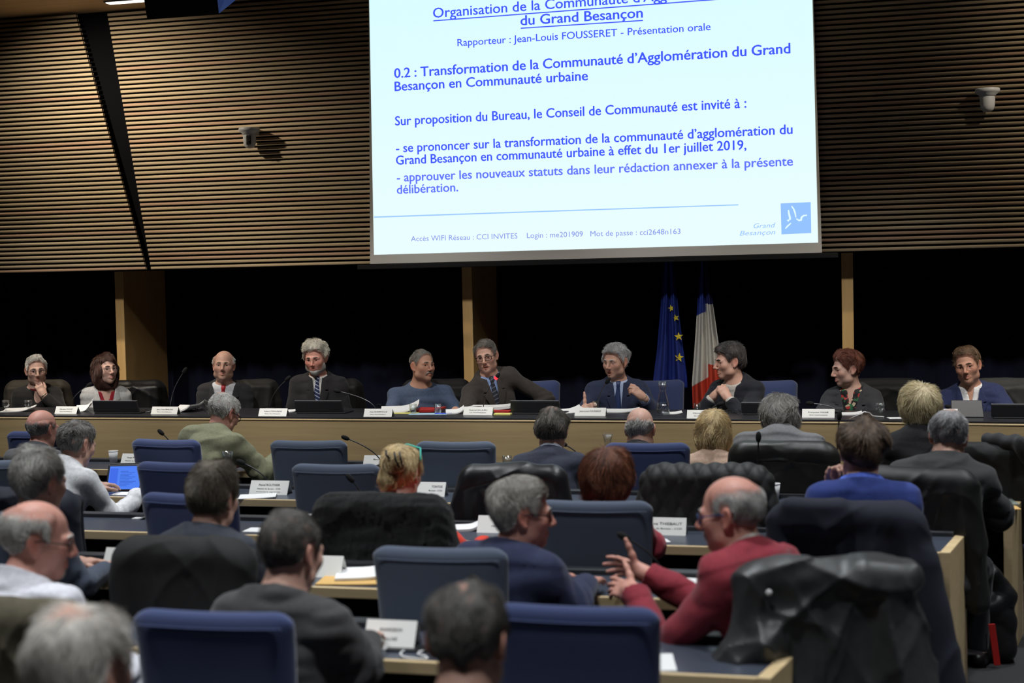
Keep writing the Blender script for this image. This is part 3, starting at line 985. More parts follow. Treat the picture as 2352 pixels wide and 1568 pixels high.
    fr = sp.get('res', .0034)
    cx = .02
    AX = [axis(lo[d], hi[d], cx, [(hb[0][d], hb[1][d], fr)] + [(b[0][d] - .004, b[1][d] + .004, b[2]) for b in hbox]) for d in range(3)]
    F = evaluate(skin_P + feet, AX, .04)
    V, Fq = surface(F, AX); V = relax(V, Fq, 1)
    # ---- skin colours by place on the head
    q = ((V - hc) @ Rh) / hsz
    tone = np.array(sp.get('skin', lin(214, 160, 134)[:3])[:3])
    colr = np.tile(tone, (len(V), 1))
    def blend(mask, c): colr[:] = colr * (1 - mask[:, None]) + np.array(c) * mask[:, None]
    g = lambda c, r: np.exp(-(((q - np.array(c)) / np.array(r)) ** 2).sum(1))
    red = tone * np.array([1.02, .70, .66])
    flush = sp.get('flush', .5)
    blend(np.clip(g((0, .11, -.033), (.018, .02, .018)) * .9 * flush + (g((.045, .07, -.025), (.02, .03, .02)) + g((-.045, .07, -.025), (.02, .03, .02))) * .8 * flush, 0, 1), red)
    blend(np.clip((g((.085, -.014, 0), (.012, .03, .04)) + g((-.085, -.014, 0), (.012, .03, .04))) * .8, 0, 1), red)
    lips = np.clip((g((0, .092, -.061), (.022, .014, .0055)) + g((0, .091, -.0735 - sp.get('mouth', 0)), (.020, .014, .006))) * .95, 0, 1)
    blend(lips, tone * np.array([.85, .50, .50]) if not sp.get('fem') else tone * np.array([.82, .40, .42]))
    blend(np.clip(g((.0315, .085, -.011), (.016, .02, .006)) + g((-.0315, .085, -.011), (.016, .02, .006)), 0, 1) * .35, tone * np.array([.72, .62, .62]))
    if sp.get('mouth'): blend(np.clip(g((0, .082, -.068 - sp['mouth'] * .5), (.014, .012, .003 + sp['mouth'] * .35)) * 1.2, 0, 1), (.05, .015, .012))
    if sp.get('stubble'):
        st = step(-q[:, 2], .035, .06) * step(q[:, 1], -.01, .03) * (1 - lips)
        blend(st * sp['stubble'], np.array(sp.get('hair', (.2,) * 3)[:3]) * .6 + tone * .25)
    me = mesh_np('body', V, Fq, True, colr)
    body = link(nm, me, mat('skin', (1, 1, 1, 1), .5, attr='Col', var=.14, scale=(90, 90, 90), bump=.08, bscale=500, sss=.12, spec=.4))
    body.location = (ox, oy, floor); body.rotation_euler = (0, 0, face)
    tag(body, sp['label'], 'person', sp.get('group'))
    H = lambda p: Rh @ (np.array(p, float) * hsz) + hc
    HM = lambda A: (A * hsz) @ Rh.T + hc
    # ---- eyes
    if sp.get('facevis', True):
        for sgn in (1, -1):
            m = MB(); M = Matrix.Translation((0, 0, 0))
            n = 20; prof = [(.0118 * math.sin(a), -.0118 * math.cos(a)) for a in np.linspace(0.001, math.pi - .001, 13)]
            bmq = MB(); bmq.lathe(prof, n)
            A = np.array([tuple(v) for v in bmq.v]); A = np.stack([A[:, 0], A[:, 2], A[:, 1]], 1)
            gz = sp.get('gaze', (0, 0))
            gd = nrm(np.array([gz[0], 1, gz[1]]))
            dd_ = (A / .0118) @ gd
            ec = np.where(dd_[:, None] > .965, (.004,) * 3, np.where(dd_[:, None] > .865, sp.get('iris', (.05, .04, .03)), (.60, .57, .54)))
            fq = np.array([f for f in bmq.f])[:, ::-1]
            link('eye', mesh_np('eye', HM(A + np.array([sgn * EYE[0], EYE[1], EYE[2]])), fq, True, ec), mat('eyeball', (1, 1, 1, 1), .12, attr='Col', spec=.6), body)
            # eyebrow
            bz = sp.get('browz', 0)
            pts = []
            for tt in np.linspace(0, 1, 7):
                bx = sgn * (.012 + .034 * tt); bzz = .0215 + .005 * math.sin(tt * 2.6) - .004 * tt * tt + bz
                pts.append(H((bx, head_surface_y(hp, bx, bzz) + .0005, bzz)))
            e = MB(); e.tube(pts, [r * hsz * sp.get('brow', 1) for r in (.003, .0042, .0044, .0042, .0037, .003, .0016)], 7)
            e.build('eyebrow', hairmat(sp.get('browc', sp.get('hair', lin(90, 80, 70)))), body)
        if sp.get('teeth'):
            m = MB(); pts = [H((x, .086 - 6 * x * x, -.0655 + sp.get('smile', 0) * .2 * abs(x))) for x in np.linspace(-.015, .015, 7)]
            m.tube(pts, .0032 * hsz, 6); m.build('teeth', mat('tooth', lin(225, 220, 205), .3), body)
    # ---- hair
    def shell(name, tf, m, extra=None, bounds=None, res=.0042, carve=None, cover=None):
        b = bounds or ((-.12, -.15, -.15), (.12, .15, .16))
        A3 = [np.arange(b[0][d], b[1][d], res, dtype=np.float32) for d in range(3)]
        Fh = evaluate([p for p in hp if p.grp == 'b'] if name != 'hair' else hp[:2], A3, .09)
        x, y, z = A3[0][:, None, None], A3[1][None, :, None], A3[2][None, None, :]
        G = Fh - tf(x, y, z)
        if extra is not None: G = np.minimum(G, extra(x, y, z)) if carve is None else G
        if carve is not None: G = np.maximum(G, -carve(x, y, z))
        v, f = surface(G.astype(np.float32), A3); v = relax(v, f, 1)
        if len(v) == 0: return None
        r1 = ripple(int(sp['px']) + 21, 9, (150, 45, 60)); r2 = ripple(int(sp['px']) + 31, 6, (35, 35, 30))
        w = np.clip(.42 + .30 * r1(v[:, 0], v[:, 1], v[:, 2]) + .22 * r2(v[:, 0], v[:, 1], v[:, 2]), 0, 1)[:, None]
        c1, c2 = np.array(m[0][:3]) * .55, np.array(m[1][:3])
        cc = c1 * (1 - w) + c2 * w
        if cover is not None:
            cv = np.clip(cover(v[:, 0], v[:, 1], v[:, 2]) * 1.5 - .25 + .30 * r1(v[:, 0] * 1.6, v[:, 1] * 1.6, v[:, 2] * 1.6), 0, 1)[:, None]
            cc = cc * cv + tone * np.array([.92, .86, .84]) * (1 - cv)
        ho = link(name, mesh_np(name, HM(v), f, True, cc), hair_attr(), body)
        if name == 'hair':
            near = sp['Y'] < 5.5
            cv = np.clip(cover(v[:, 0], v[:, 1], v[:, 2]) * 1.25 - .2, 0, 1) if cover is not None else np.ones(len(v))
            lng = {'short': .024, 'horseshoe': .014, 'fringe': .014, 'updo': .03}.get(hs, .045) * (1.0 if hs != 'short' else max(.45, min(1.3, kw.get('thick', .014) / .014)))
            hair_strands(ho, v, f, cv, HM, strand_mat(m[0], m[1]), hs, sp.get('hairs', 7000 if near else 3500), sp.get('hairlen', lng), .00055 if near else .0008, int(sp['px']))
        return ho
    hs = sp.get('style', 'short')
    hm = (sp.get('hair', lin(90, 80, 70)), sp.get('hair2', sp.get('hair', lin(90, 80, 70))))
    sd_ = sp.get('seed', sp['px'])
    kw = sp.get('hk', {})
    if hs in ('short', 'horseshoe', 'fringe'):
        shell('hair', hair_t(hs, seed=sd_, **kw), hm, res=sp.get('hres', .0040), cover=hair_cover(hs, **kw))
    elif hs in ('bob', 'wavy', 'pixie', 'bouffant'):
        zc, rx_, ry_, rz_, zlow, front = {'bob': (-.018, .102, .112, .142, -.150, .055), 'wavy': (-.03, .108, .116, .155, -.165, .045),
                                          'pixie': (.012, .095, .112, .118, -.085, .05), 'bouffant': (.016, .106, .118, .125, -.085, .05)}[hs]
        big = ell((0, -.016, zc), (rx_, ry_, rz_))
        fq_ = kw.get('freq', 70); am = kw.get('amp', .004)
        rp = ripple(sd_, 8, (fq_, fq_, fq_ * .22)); rp2 = ripple(sd_ + 3, 5, (28, 28, 28))
        def ext(x, y, z):
            d = big.fn(x, y, z) - am * rp(x, y, z) - am * 1.2 * rp2(x, y, z)
            d = np.maximum(d, (zlow - z) * .9 + .004 * rp2(x * 3, y * 3, z))
            fx = .060 + .02 * step(-z, .0, .1)
            facec = np.maximum(np.maximum(np.abs(x - .004) - fx, (front - y) * .9), z - .070 + 7 * (x - .014) ** 2 + .004 * rp2(x, y, z))
            return np.maximum(d, -facec)
        shell('hair', hair_t('short', .013, amp=.002, seed=sd_), hm, ext, ((-.14, -.16, -.21), (.14, .16, .17)))
    elif hs == 'updo':
        rp = ripple(sd_, 8, (60, 60, 60)); base = hair_t('short', .014, 0, .003, sd_, freq=70)
        bun = ell((.012, -.105, .045), (.052, .042, .055)); tail = ell((-.02, -.095, -.02), (.05, .035, .06))
        def ext(x, y, z):
            return np.minimum(bun.fn(x, y, z), tail.fn(x, y, z)) - .005 * rp(x, y, z)
        shell('hair', base, hm, ext, ((-.12, -.17, -.15), (.12, .15, .16)))
        m = MB(); m.tube([H(p) for p in ((.028, -.150, .085), (.040, -.156, .05), (.052, -.142, .02))], .004, 6); m.tube([H(p) for p in ((.052, -.148, .085), (.062, -.15, .05), (.066, -.138, .025))], .004, 6)
        m.build('hair_clip', M_dgrey, body)
        m = MB(); m.tube([H(p) for p in ((-.01, -.152, .09), (-.005, -.158, .07), (.01, -.157, .055))], .0055, 6); m.build('hair_clip', M_dgrey, body)
    # ---- beard and moustache
    if sp.get('beard'):
        rp = ripple(sd_ + 5, 8, (80, 80, 40)); bt = sp['beard']
        def bf(x, y, z):
            low = step(-z, .072, .088) * step(y, -.012, .012)
            side = step(-z, .02, .05) * step(y, .0, .016) * (1 - step(y, .045, .062)) * step(np.abs(x), .045, .055)
            mo = np.exp(-((z + .052) / .006) ** 2) * step(y, .07, .08) * (1 - step(np.abs(x), .022, .030)) * sp.get('beard_mo', .6)
            t = np.maximum(np.maximum(low, side), mo)
            return t * bt + .0025 * rp(x, y, z) * np.minimum(1, t * 2) - .004
        shell('beard', bf, (sp.get('beardc', lin(205, 200, 192)),) * 2, res=.0042)
    if sp.get('moustache'):
        m = MB()
        for sgn in (1, -1):
            m.tube([H((sgn * x, head_surface_y(hp, x, z) + .003, z)) for x, z in ((.0, -.0535), (.010, -.0535), (.019, -.0575), (.027, -.065), (.030, -.072))], [r * hsz for r in (.0062, .0072, .0066, .005, .002)], 8)
        m.build('moustache', hairmat(sp['moustache']), body)
    # ---- glasses
    if sp.get('glasses'):
        gc = sp['glasses']; gm = mat('frame_' + gc, {'black': lin(18), 'steel': lin(130, 130, 135), 'blue': lin(30, 60, 110), 'brown': lin(60, 40, 30)}[gc], .3, .8 if gc == 'steel' else 0)
        m = MB(); r = .0022 if gc != 'steel' else .0013
        gy = .102
        rims = []
        for sgn in (1, -1):
            cx_ = sgn * .0335; w, h = .0255, .0165
            pts = []
            for a in np.linspace(0, 2 * math.pi, 20, endpoint=False):
                ca, sa = math.cos(a), math.sin(a)
                X = cx_ + w * np.sign(ca) * abs(ca) ** .7; Zz = -.004 + h * np.sign(sa) * abs(sa) ** .7
                pts.append(H((X, gy - 3.2 * X * X, Zz)))
            rims.append(pts)
            m.tube(pts, r * hsz, 6, closed=True)
            m.tube([H(p) for p in ((sgn * .059, gy - .0115, .004), (sgn * .072, .070, .006), (sgn * .079, .01, .010), (sgn * .080, -.012, .006), (sgn * .079, -.026, -.012))], r * hsz, 6)
        m.tube([H((-.008, gy, -.001)), H((0, gy + .003, .001)), H((.008, gy, -.001))], r * hsz, 6)
        go = m.build('glasses', gm, body)
        m = MB()
        for pts in rims: m.add(pts, [tuple(range(len(pts)))])
        m.build('lens', glassy('lens', (.96, .97, .98), .03), go)
    if sp.get('headglasses'):
        m = MB(); m.tube([H(p) for p in ((-.10, -.02, .055), (-.07, .03, .115), (.0, .045, .135), (.07, .03, .118), (.098, -.02, .06))], .004, 6)
        m.box(*(0,) * 6) if False else None
        m.build('glasses', mat('frame_teal', lin(60, 190, 175), .3), body)
    # ---- clothes
    def garment(name, col, off, prims, neckcut=None, vneck=None, lapel=0.0, sleeve=.93, fold=.004, res=.0095, seed=1, collar=0.0, zmin=None, mt=None, fr_=(22, 22, 22), band=None, zipn=None, hole=None):
        P = [Prim(p.fn, p.lo - off, p.hi + off, p.k, p.op, p.grp) for p in prims]
        lo = np.min([p.lo for p in P], 0) - .03; hi = np.max([p.hi for p in P], 0) + .03
        if zmin is not None: lo[2] = max(lo[2], zmin)
        A3 = [np.arange(lo[d], hi[d] + res, res, dtype=np.float32) for d in range(3)]
        Fg = evaluate(P, A3, .06)
        x, y, z = A3[0][:, None, None], A3[1][None, :, None], A3[2][None, None, :]
        qx = (x - N[0]) * Rt[0, 0] + (y - N[1]) * Rt[1, 0] + (z - N[2]) * Rt[2, 0]
        qy = (x - N[0]) * Rt[0, 1] + (y - N[1]) * Rt[1, 1] + (z - N[2]) * Rt[2, 1]
        qz = (x - N[0]) * Rt[0, 2] + (y - N[1]) * Rt[1, 2] + (z - N[2]) * Rt[2, 2]
        o = off
        if fold:
            rp = ripple(seed, 7, fr_)
            r2 = ripple(seed + 4, 6, (fr_[0] * .8, fr_[1] * .8, fr_[2] * 2.1))
            o = o + fold * (rp(x, y, z) * .9 + np.abs(r2(x, y, z)) * .9 - .3)
            if fold >= .0055:
                r4 = ripple(seed + 8, 4, (15, 15, 11)); o = o + fold * 1.0 * (.45 - 1.3 * np.sqrt(np.abs(r4(x, y, z)) + .004))
            for k in 'RL':                      # creases gathering in the crook of each elbow
                el = arms[k][0]
                de = np.sqrt((x - el[0]) ** 2 + (y - el[1]) ** 2 + (z - el[2]) ** 2)
                ax_ = nrm(arms[k][1] - SH[k])
                o = o + fold * 1.3 * np.exp(-(de / .09) ** 2) * np.sin(((x - el[0]) * ax_[0] + (y - el[1]) * ax_[1] + (z - el[2]) * ax_[2]) * 130)
        if lapel and vneck:
            w = np.interp(qz, [-vneck[1], .04], [0.0, vneck[0]])
            bd = step(np.abs(qx), w + .0, w + .004) * (1 - step(np.abs(qx), w + .030 + .02 * step(qz, -.2, -.06), w + .036 + .02 * step(qz, -.2, -.06))) * step(qy, .0, .03) * step(qz, -vneck[1], -vneck[1] + .05)
            notch = np.exp(-((qz + .085 - (np.abs(qx) - .07) * .3) / .007) ** 2)
            o = o + lapel * bd * (1 - notch)
            o = o + lapel * 1.2 * step(qz, -.03, -.015) * step(-qy, -.06, -.02)
        if collar: o = o + collar * step(qz, -.022, -.008)
        G = Fg - o
        if neckcut is not None:
            zc, sl = neckcut
            rq = np.sqrt(qx ** 2 + qy ** 2)
            G = np.maximum(G, np.where(rq < .15, (qz - zc + sl * qy) * .9, -1))
        if vneck:
            w = np.interp(qz, [-vneck[1], .04], [0.0, vneck[0]])
            cut = np.maximum(np.maximum(np.abs(qx) - w, -(qy - .005)), -(qz + vneck[1]))
            G = np.maximum(G, -cut)
        for k in 'RL':
            el, wr = arms[k]; d = nrm(wr - el); Lf = np.linalg.norm(wr - el)
            t = (x - el[0]) * d[0] + (y - el[1]) * d[1] + (z - el[2]) * d[2]
            dist = np.sqrt(np.maximum((x - wr[0]) ** 2 + (y - wr[1]) ** 2 + (z - wr[2]) ** 2, 0))
            cutp = np.minimum(t - Lf * sleeve, .12 - dist)
            G = np.maximum(G, np.where(dist < .16, cutp, -1).astype(np.float32) * .9)
        if zmin is not None: G = np.maximum(G, zmin + .02 - z)
        if hole is not None: G = np.maximum(G, -hole(qx, qy, qz))
        v, f = surface(G.astype(np.float32), A3); v = relax(v, f, 1)
        cc = band((v - N) @ Rt, v) if band else None
        return link(name, mesh_np(name, v, f, True, cc), mt or fabric(col), body)
    upper = torso + limb
    def front_y(prims, qx, qz, off):
        ys = np.linspace(.30, .0, 151)
        w = np.stack([T((qx, yy_, qz)) for yy_ in ys]); d = np.full(len(w), FAR)
        for p in prims:
            dv = p.fn(w[:, 0], w[:, 1], w[:, 2]); h = np.maximum(p.k - np.abs(d - dv), 0) / p.k
            d = np.minimum(d, dv) - h * h * p.k * .25
        i = int(np.argmax(d < off)); return float(ys[i]) if (d < off).any() else .08
    def lapels(col, vneck, prims):
        for sgn in (1, -1):
            prof = [(.015, .0, .020), (-.02, .0, .034), (-.06, .0, .052), (-.078, .0, .058), (-.084, .0, .036), (-.092, .0, .040), (-.098, .0, .066), (-.13, .0, .060), (-.18, .0, .046), (-.23, .0, .032), (-.28, .0, .016), (-vneck[1] + .005, .0, .004)]
            m = MB(); rows = []
            for z_, a_, b_ in prof:
                if z_ < -vneck[1]: continue
                w_ = float(np.interp(z_, [-vneck[1], .04], [0, vneck[0]])) - .003
                pts = [(sgn * (w_ + (a_ + (b_ - a_) * k / 3)), z_) for k in range(4)]
                fr_ = [T((x_, front_y(prims, x_, z_, .030) + (.003 if 0 < k < 3 else .0005), z_)) for k, (x_, z_) in enumerate(pts)]
                bk_ = [T((x_, front_y(prims, x_, z_, .030) - .008, z_)) for x_, z_ in pts][::-1]
                rows.append(fr_ + bk_)
            n = 8
            fs = [(i * n + j, i * n + (j + 1) % n, (i + 1) * n + (j + 1) % n, (i + 1) * n + j) for i in range(len(rows) - 1) for j in range(n)]
            if sgn < 0: fs = [f[::-1] for f in fs]
            m.add([p for r in rows for p in r], fs)
            m.build('lapel', fabric(col), body)
    res = sp.get('gres', .0095)
    top_ = neck[1:] + upper
    for g_ in sp.get('wear', []):
        g_ = dict(g_); kind = g_.pop('kind')
        pr = {'name': kind, 'col': g_.pop('col', (.1, .1, .1, 1)), 'res': res, 'seed': sd_ % 97}
        if kind == 'collar':
            pr.update(off=.012, prims=neck, neckcut=(.035, .2), fold=.002, hole=None, sleeve=9)
            g_.pop('prims', None)
        elif kind == 'shirt':
            pr.update(off=.007, prims=top_ + [cone(N + np.array([0, 0, .02]), N + (hc - N) * .42, nr + .004, nr + .002, .02)], neckcut=(.045, .30), collar=.006, sleeve=.96, fold=.003)
        elif kind in ('sweater', 'top'):
            pr.update(off=.014, prims=top_, neckcut=(.034, .35), collar=.004, sleeve=.93, fold=.005)
        elif kind in ('jacket', 'coat', 'cardigan'):
            pr.update(off=.021, prims=top_, neckcut=(.050, .45), vneck=(.047, .33), lapel=.0, sleeve=.90, fold=.006, collar=.004)
        elif kind == 'vest':
            pr.update(off=.02, prims=neck[1:] + torso, neckcut=(.03, .3), fold=.005)
        lp = g_.pop('lapels', kind == 'jacket' and g_.get('vneck', 1) is not None and sp['floor'] > 0 if 'floor' in sp else False)
        pr.update(g_)
        garment(**pr)
        if lp: lapels(pr['col'], pr['vneck'], pr['prims'])
    garment('trousers', None, .012, [torso[-1]] + legs, fold=.003, res=.016, seed=3, mt=fabric(sp.get('trousers', lin(34, 36, 42))), sleeve=9)
    for ft in feet:
        A3 = [np.arange(ft.lo[d] - .03, ft.hi[d] + .03, .011, dtype=np.float32) for d in range(3)]
        G = evaluate([ft], A3, .06) - .007
        G = np.maximum(G, .004 - A3[2][None, None, :])
        v, f = surface(G, A3); link('shoe', mesh_np('shoe', v, f), mat('shoe_leather', lin(24, 22, 22), .4), body)
    # ---- tie
    if sp.get('tie'):
        tm, xs_ = sp['tie'], sp.get('tiex', 0.0)
        pts = []
        P7 = [Prim(p.fn, p.lo, p.hi, p.k, p.op) for p in top_]
        def front(qx, qz):
            ys = np.linspace(.30, .0, 151)
            w = np.stack([T((qx, yy_, qz)) for yy_ in ys])
            best = None
            d = np.full(len(w), FAR)
            for p in P7:
                dv = p.fn(w[:, 0], w[:, 1], w[:, 2]); h = np.maximum(p.k - np.abs(d - dv), 0) / p.k
                d = np.minimum(d, dv) - h * h * p.k * .25
            i = int(np.argmax(d < .0115)); return float(ys[i]) if (d < .0115).any() else .1
        m = MB(); rows = []
        for zq, hw in ((.028, .017), (.008, .019), (-.012, .015), (-.02, .013), (-.06, .018), (-.12, .025), (-.18, .030), (-.25, .034), (-.32, .037)):
            cxq = xs_ * (-zq) / .3
            th = .009 if zq > -.015 else .003
            rows.append([T((cxq + u * hw, front(cxq + u * hw, zq) + th * (1 - .5 * u * u) + .002, zq)) for u in (-1, -.5, 0, .5, 1)] + [T((cxq + u * hw, front(cxq + u * hw, zq) - .004, zq)) for u in (1, 0, -1)])
        n = 8
        m.add([p for r in rows for p in r], [(i * n + j, i * n + (j + 1) % n, (i + 1) * n + (j + 1) % n, (i + 1) * n + j) for i in range(len(rows) - 1) for j in range(n)] + [tuple(range(n))[::-1], tuple((len(rows) - 1) * n + j for j in range(n))], True)
        m.build('tie', tm, body)
    # anything worn at a wrist
    if sp.get('watch'):
        k = sp['watch']; el, wr = arms[k]; d = nrm(wr - el); R = frame(d, (0, 0, 1) if abs(d[2]) < .9 else (1, 0, 0))
        m = MB(); m.tube([wr - d * .004 + R[:, 0] * .031 * math.cos(a) + R[:, 2] * .027 * math.sin(a) for a in np.linspace(0, 2 * math.pi, 18, endpoint=False)], .006, 6, closed=True)
        m.build('watch', mat('watch_metal', lin(190, 185, 165), .25, .9), body)
    return body
def scaled(p, s, R, t):
    f = p.fn
    q = Prim(lambda x, y, z: s * f(x / s, y / s, z / s), p.lo * s, p.hi * s, p.k * s, p.op, p.grp)
    return moved(q, R, t)
def hair_attr():
    return mat('hair_strands', (1, 1, 1, 1), .5, attr='Col', var=.35, scale=(260, 160, 120), bump=.5, bscale=(330, 200, 120), spec=.35)
def strand_mat(c1, c2):
    key = 'strand_%d_%d_%d_%d' % (int(c1[0] * 3000), int(c1[1] * 3000), int(c1[2] * 3000), int(c2[0] * 3000))
    if key in MATS: return MATS[key]
    m = bpy.data.materials.new(key); m.use_nodes = True
    nt = m.node_tree; b = nt.nodes['Principled BSDF']; b.inputs['Roughness'].default_value = .42; b.inputs['Specular IOR Level'].default_value = .45
    hi = nt.nodes.new('ShaderNodeHairInfo'); rp = nt.nodes.new('ShaderNodeValToRGB')
    rp.color_ramp.elements[0].color = tuple(v * .55 for v in c1[:3]) + (1,); rp.color_ramp.elements[1].color = tuple(min(1, v * 1.25) for v in c2[:3]) + (1,)
    nt.links.new(hi.outputs['Random'], rp.inputs[0]); nt.links.new(rp.outputs[0], b.inputs['Base Color'])
    MATS[key] = m; return m
def hair_strands(parent, v, f, cov, HM, m, style, n, L, rad, seed):
    r = np.random.RandomState(seed)
    fn = np.cross(v[f[:, 2]] - v[f[:, 0]], v[f[:, 3]] - v[f[:, 1]])
    nv = np.zeros_like(v)
    for a in range(4): np.add.at(nv, f[:, a], fn)
    nv /= np.linalg.norm(nv, axis=1)[:, None] + 1e-12
    if style in ('wavy', 'bob', 'bouffant'):
        cov = np.where((v[:, 1] > .02) & (np.abs(v[:, 0]) < .088) & (v[:, 2] < .085), 0, cov)
    ok = np.nonzero(r.uniform(size=len(v)) < cov)[0]
    if len(ok) == 0: return
    idx = r.choice(ok, n); p = v[idx]; nn = nv[idx]
    p = p + r.normal(size=p.shape) * .0018
    crown = np.array([.012, -.062, .118])
    fl = p - crown
    if style == 'short':
        w = (step(p[:, 1], .0, .04) * step(p[:, 2], .055, .08))[:, None]
        swept = np.stack([.55 * np.ones(len(p)) * np.where(p[:, 0] > -.03, 1, -1), -.55 * np.ones(len(p)), .1 * np.ones(len(p))], 1)
        fl = fl / (np.linalg.norm(fl, axis=1)[:, None] + 1e-6) * (1 - w) + swept * w
    fl = fl / (np.linalg.norm(fl, axis=1)[:, None] + 1e-6) + np.array([0, 0, -.35])
    q = np.stack([ripple(seed + k, 5, (45, 45, 45))(p[:, 0], p[:, 1], p[:, 2]) for k in (1, 2, 3)], 1)
    fl = fl + q * .38 + r.normal(size=p.shape) * .12
    fl = fl - nn * (fl * nn).sum(1)[:, None]; fl /= np.linalg.norm(fl, axis=1)[:, None] + 1e-6
    ln = L * r.uniform(.6, 1.2, len(p))[:, None]; lift = r.uniform(.12, .42, len(p))[:, None]
    K = 5; P = np.zeros((len(p), K, 3))
    for k in range(K):
        s_ = k / (K - 1)
        P[:, k] = p - nn * .0025 + fl * ln * s_ + nn * ln * lift * (s_ - .75 * s_ * s_) + q * .004 * s_ * s_
    W = HM(P.reshape(-1, 3)).astype(np.float32)
    hc_ = bpy.data.hair_curves.new('hair_strands')
    hc_.add_curves([K] * len(p))
    hc_.position_data.foreach_set('vector', W.ravel())
    at_ = hc_.attributes.get('radius') or hc_.attributes.new('radius', 'FLOAT', 'POINT')
    at_.data.foreach_set('value', np.tile(np.array([1, 1, .9, .7, .3], np.float32) * rad, len(p)))
    hc_.materials.append(m)
    o = bpy.data.objects.new('strands', hc_); COL.objects.link(o); o.parent = parent; o['kind'] = 'stuff'
    return o
def fabric(c, rough=.85, var=.14, sheen=.12):
    c = tuple(c)
    return mat('cloth_%d_%d_%d' % tuple(int(v * 2000) for v in c[:3]), c, rough, var=var, scale=(60, 60, 60), bump=.14, bscale=160, sheen=sheen, spec=.3)
def hairmat(c, c2=None):
    c = tuple(c)[:3]
    c2 = tuple(c2)[:3] if c2 else tuple(min(1, v * 1.7 + .01) for v in c)
    d = tuple(v * .55 for v in c)
    return mat('hair_%d_%d_%d_%d' % (tuple(int(v * 2000) for v in c) + (int(c2[0] * 2000),)), d + (1,), .55, color2=c2 + (1,), scale=(150, 150, 45), bump=.6, bscale=(260, 260, 60), spec=.35)
# ================================================================== WHO SITS WHERE
SKIN = lin(212, 168, 150)[:3]; PALE = lin(222, 182, 166)[:3]; RUDDY = lin(214, 156, 140)[:3]; TAN = lin(200, 152, 130)[:3]
def stripes(name, base, line, ang, n, width):
    if name in MATS: return MATS[name]
    m = bpy.data.materials.new(name); m.use_nodes = True
    nt = m.node_tree; b = nt.nodes['Principled BSDF']; b.inputs['Roughness'].default_value = .5
    tc = nt.nodes.new('ShaderNodeTexCoord'); mp = nt.nodes.new('ShaderNodeMapping')
    mp.inputs['Rotation'].default_value = (0, RAD(ang), 0)
    nt.links.new(tc.outputs['Object'], mp.inputs['Vector'])
    sp_ = nt.nodes.new('ShaderNodeSeparateXYZ'); nt.links.new(mp.outputs['Vector'], sp_.inputs[0])
    mu = nt.nodes.new('ShaderNodeMath'); mu.operation = 'MULTIPLY'; mu.inputs[1].default_value = n; nt.links.new(sp_.outputs['Z'], mu.inputs[0])
    fr = nt.nodes.new('ShaderNodeMath'); fr.operation = 'FRACT'; nt.links.new(mu.outputs[0], fr.inputs[0])
    lt = nt.nodes.new('ShaderNodeMath'); lt.operation = 'LESS_THAN'; lt.inputs[1].default_value = width; nt.links.new(fr.outputs[0], lt.inputs[0])
    mx = nt.nodes.new('ShaderNodeMix'); mx.data_type = 'RGBA'; mx.inputs[6].default_value = base; mx.inputs[7].default_value = line
    nt.links.new(lt.outputs[0], mx.inputs[0]); nt.links.new(mx.outputs[2], b.inputs['Base Color'])
    MATS[name] = m; return m
def floral():
    m = bpy.data.materials.new('floral_cloth'); m.use_nodes = True
    nt = m.node_tree; b = nt.nodes['Principled BSDF']; b.inputs['Roughness'].default_value = .7
    tc = nt.nodes.new('ShaderNodeTexCoord'); vo = nt.nodes.new('ShaderNodeTexVoronoi'); vo.inputs['Scale'].default_value = 42
    nt.links.new(tc.outputs['Object'], vo.inputs['Vector'])
    sx = nt.nodes.new('ShaderNodeSeparateXYZ'); nt.links.new(vo.outputs['Color'], sx.inputs[0])
    rp = nt.nodes.new('ShaderNodeValToRGB'); rp.color_ramp.interpolation = 'CONSTANT'
    el = rp.color_ramp.elements; el[0].position = 0; el[0].color = lin(18, 20, 22); el[1].position = .45; el[1].color = lin(40, 110, 70)
    for p_, c_ in ((.62, lin(190, 60, 60)), (.74, lin(205, 190, 160)), (.84, lin(24, 26, 30))):
        e = el.new(p_); e.color = c_
    nt.links.new(sx.outputs[0], rp.inputs[0]); nt.links.new(rp.outputs[0], b.inputs['Base Color'])
    return m
def bearing(px, py, Y):
    p = at(px, py, Y); return math.degrees(math.atan2(-p.x, p.y))
M_redtie = mat('red_silk', lin(176, 40, 48), .45, var=.1, scale=(200, 200, 200))
M_navytie = mat('navy_silk', lin(44, 60, 104), .45, var=.1, scale=(300, 300, 300))
M_bluestripe = stripes('striped_silk', lin(36, 48, 88), lin(190, 196, 210), 32, 38, .22)
M_darkstripe = stripes('dark_striped_silk', lin(44, 48, 60), lin(112, 116, 128), -28, 32, .2)
def dais(px, py, fa, ha, **k):
    Y = k.pop('Y', 10.75 - px / 2352 * .3)
    b = bearing(px, py, Y)
    hp_, hr_ = k.pop('hpr', (0, 0))
    sp = dict(px=px, py=py, Y=Y, floor=.15, face=180 + b + fa, head=(ha - fa, hp_, hr_), desk=.85, seat=.46, lap=True, group='people at the raised desk', skin=SKIN)
    sp.update(k); return sp
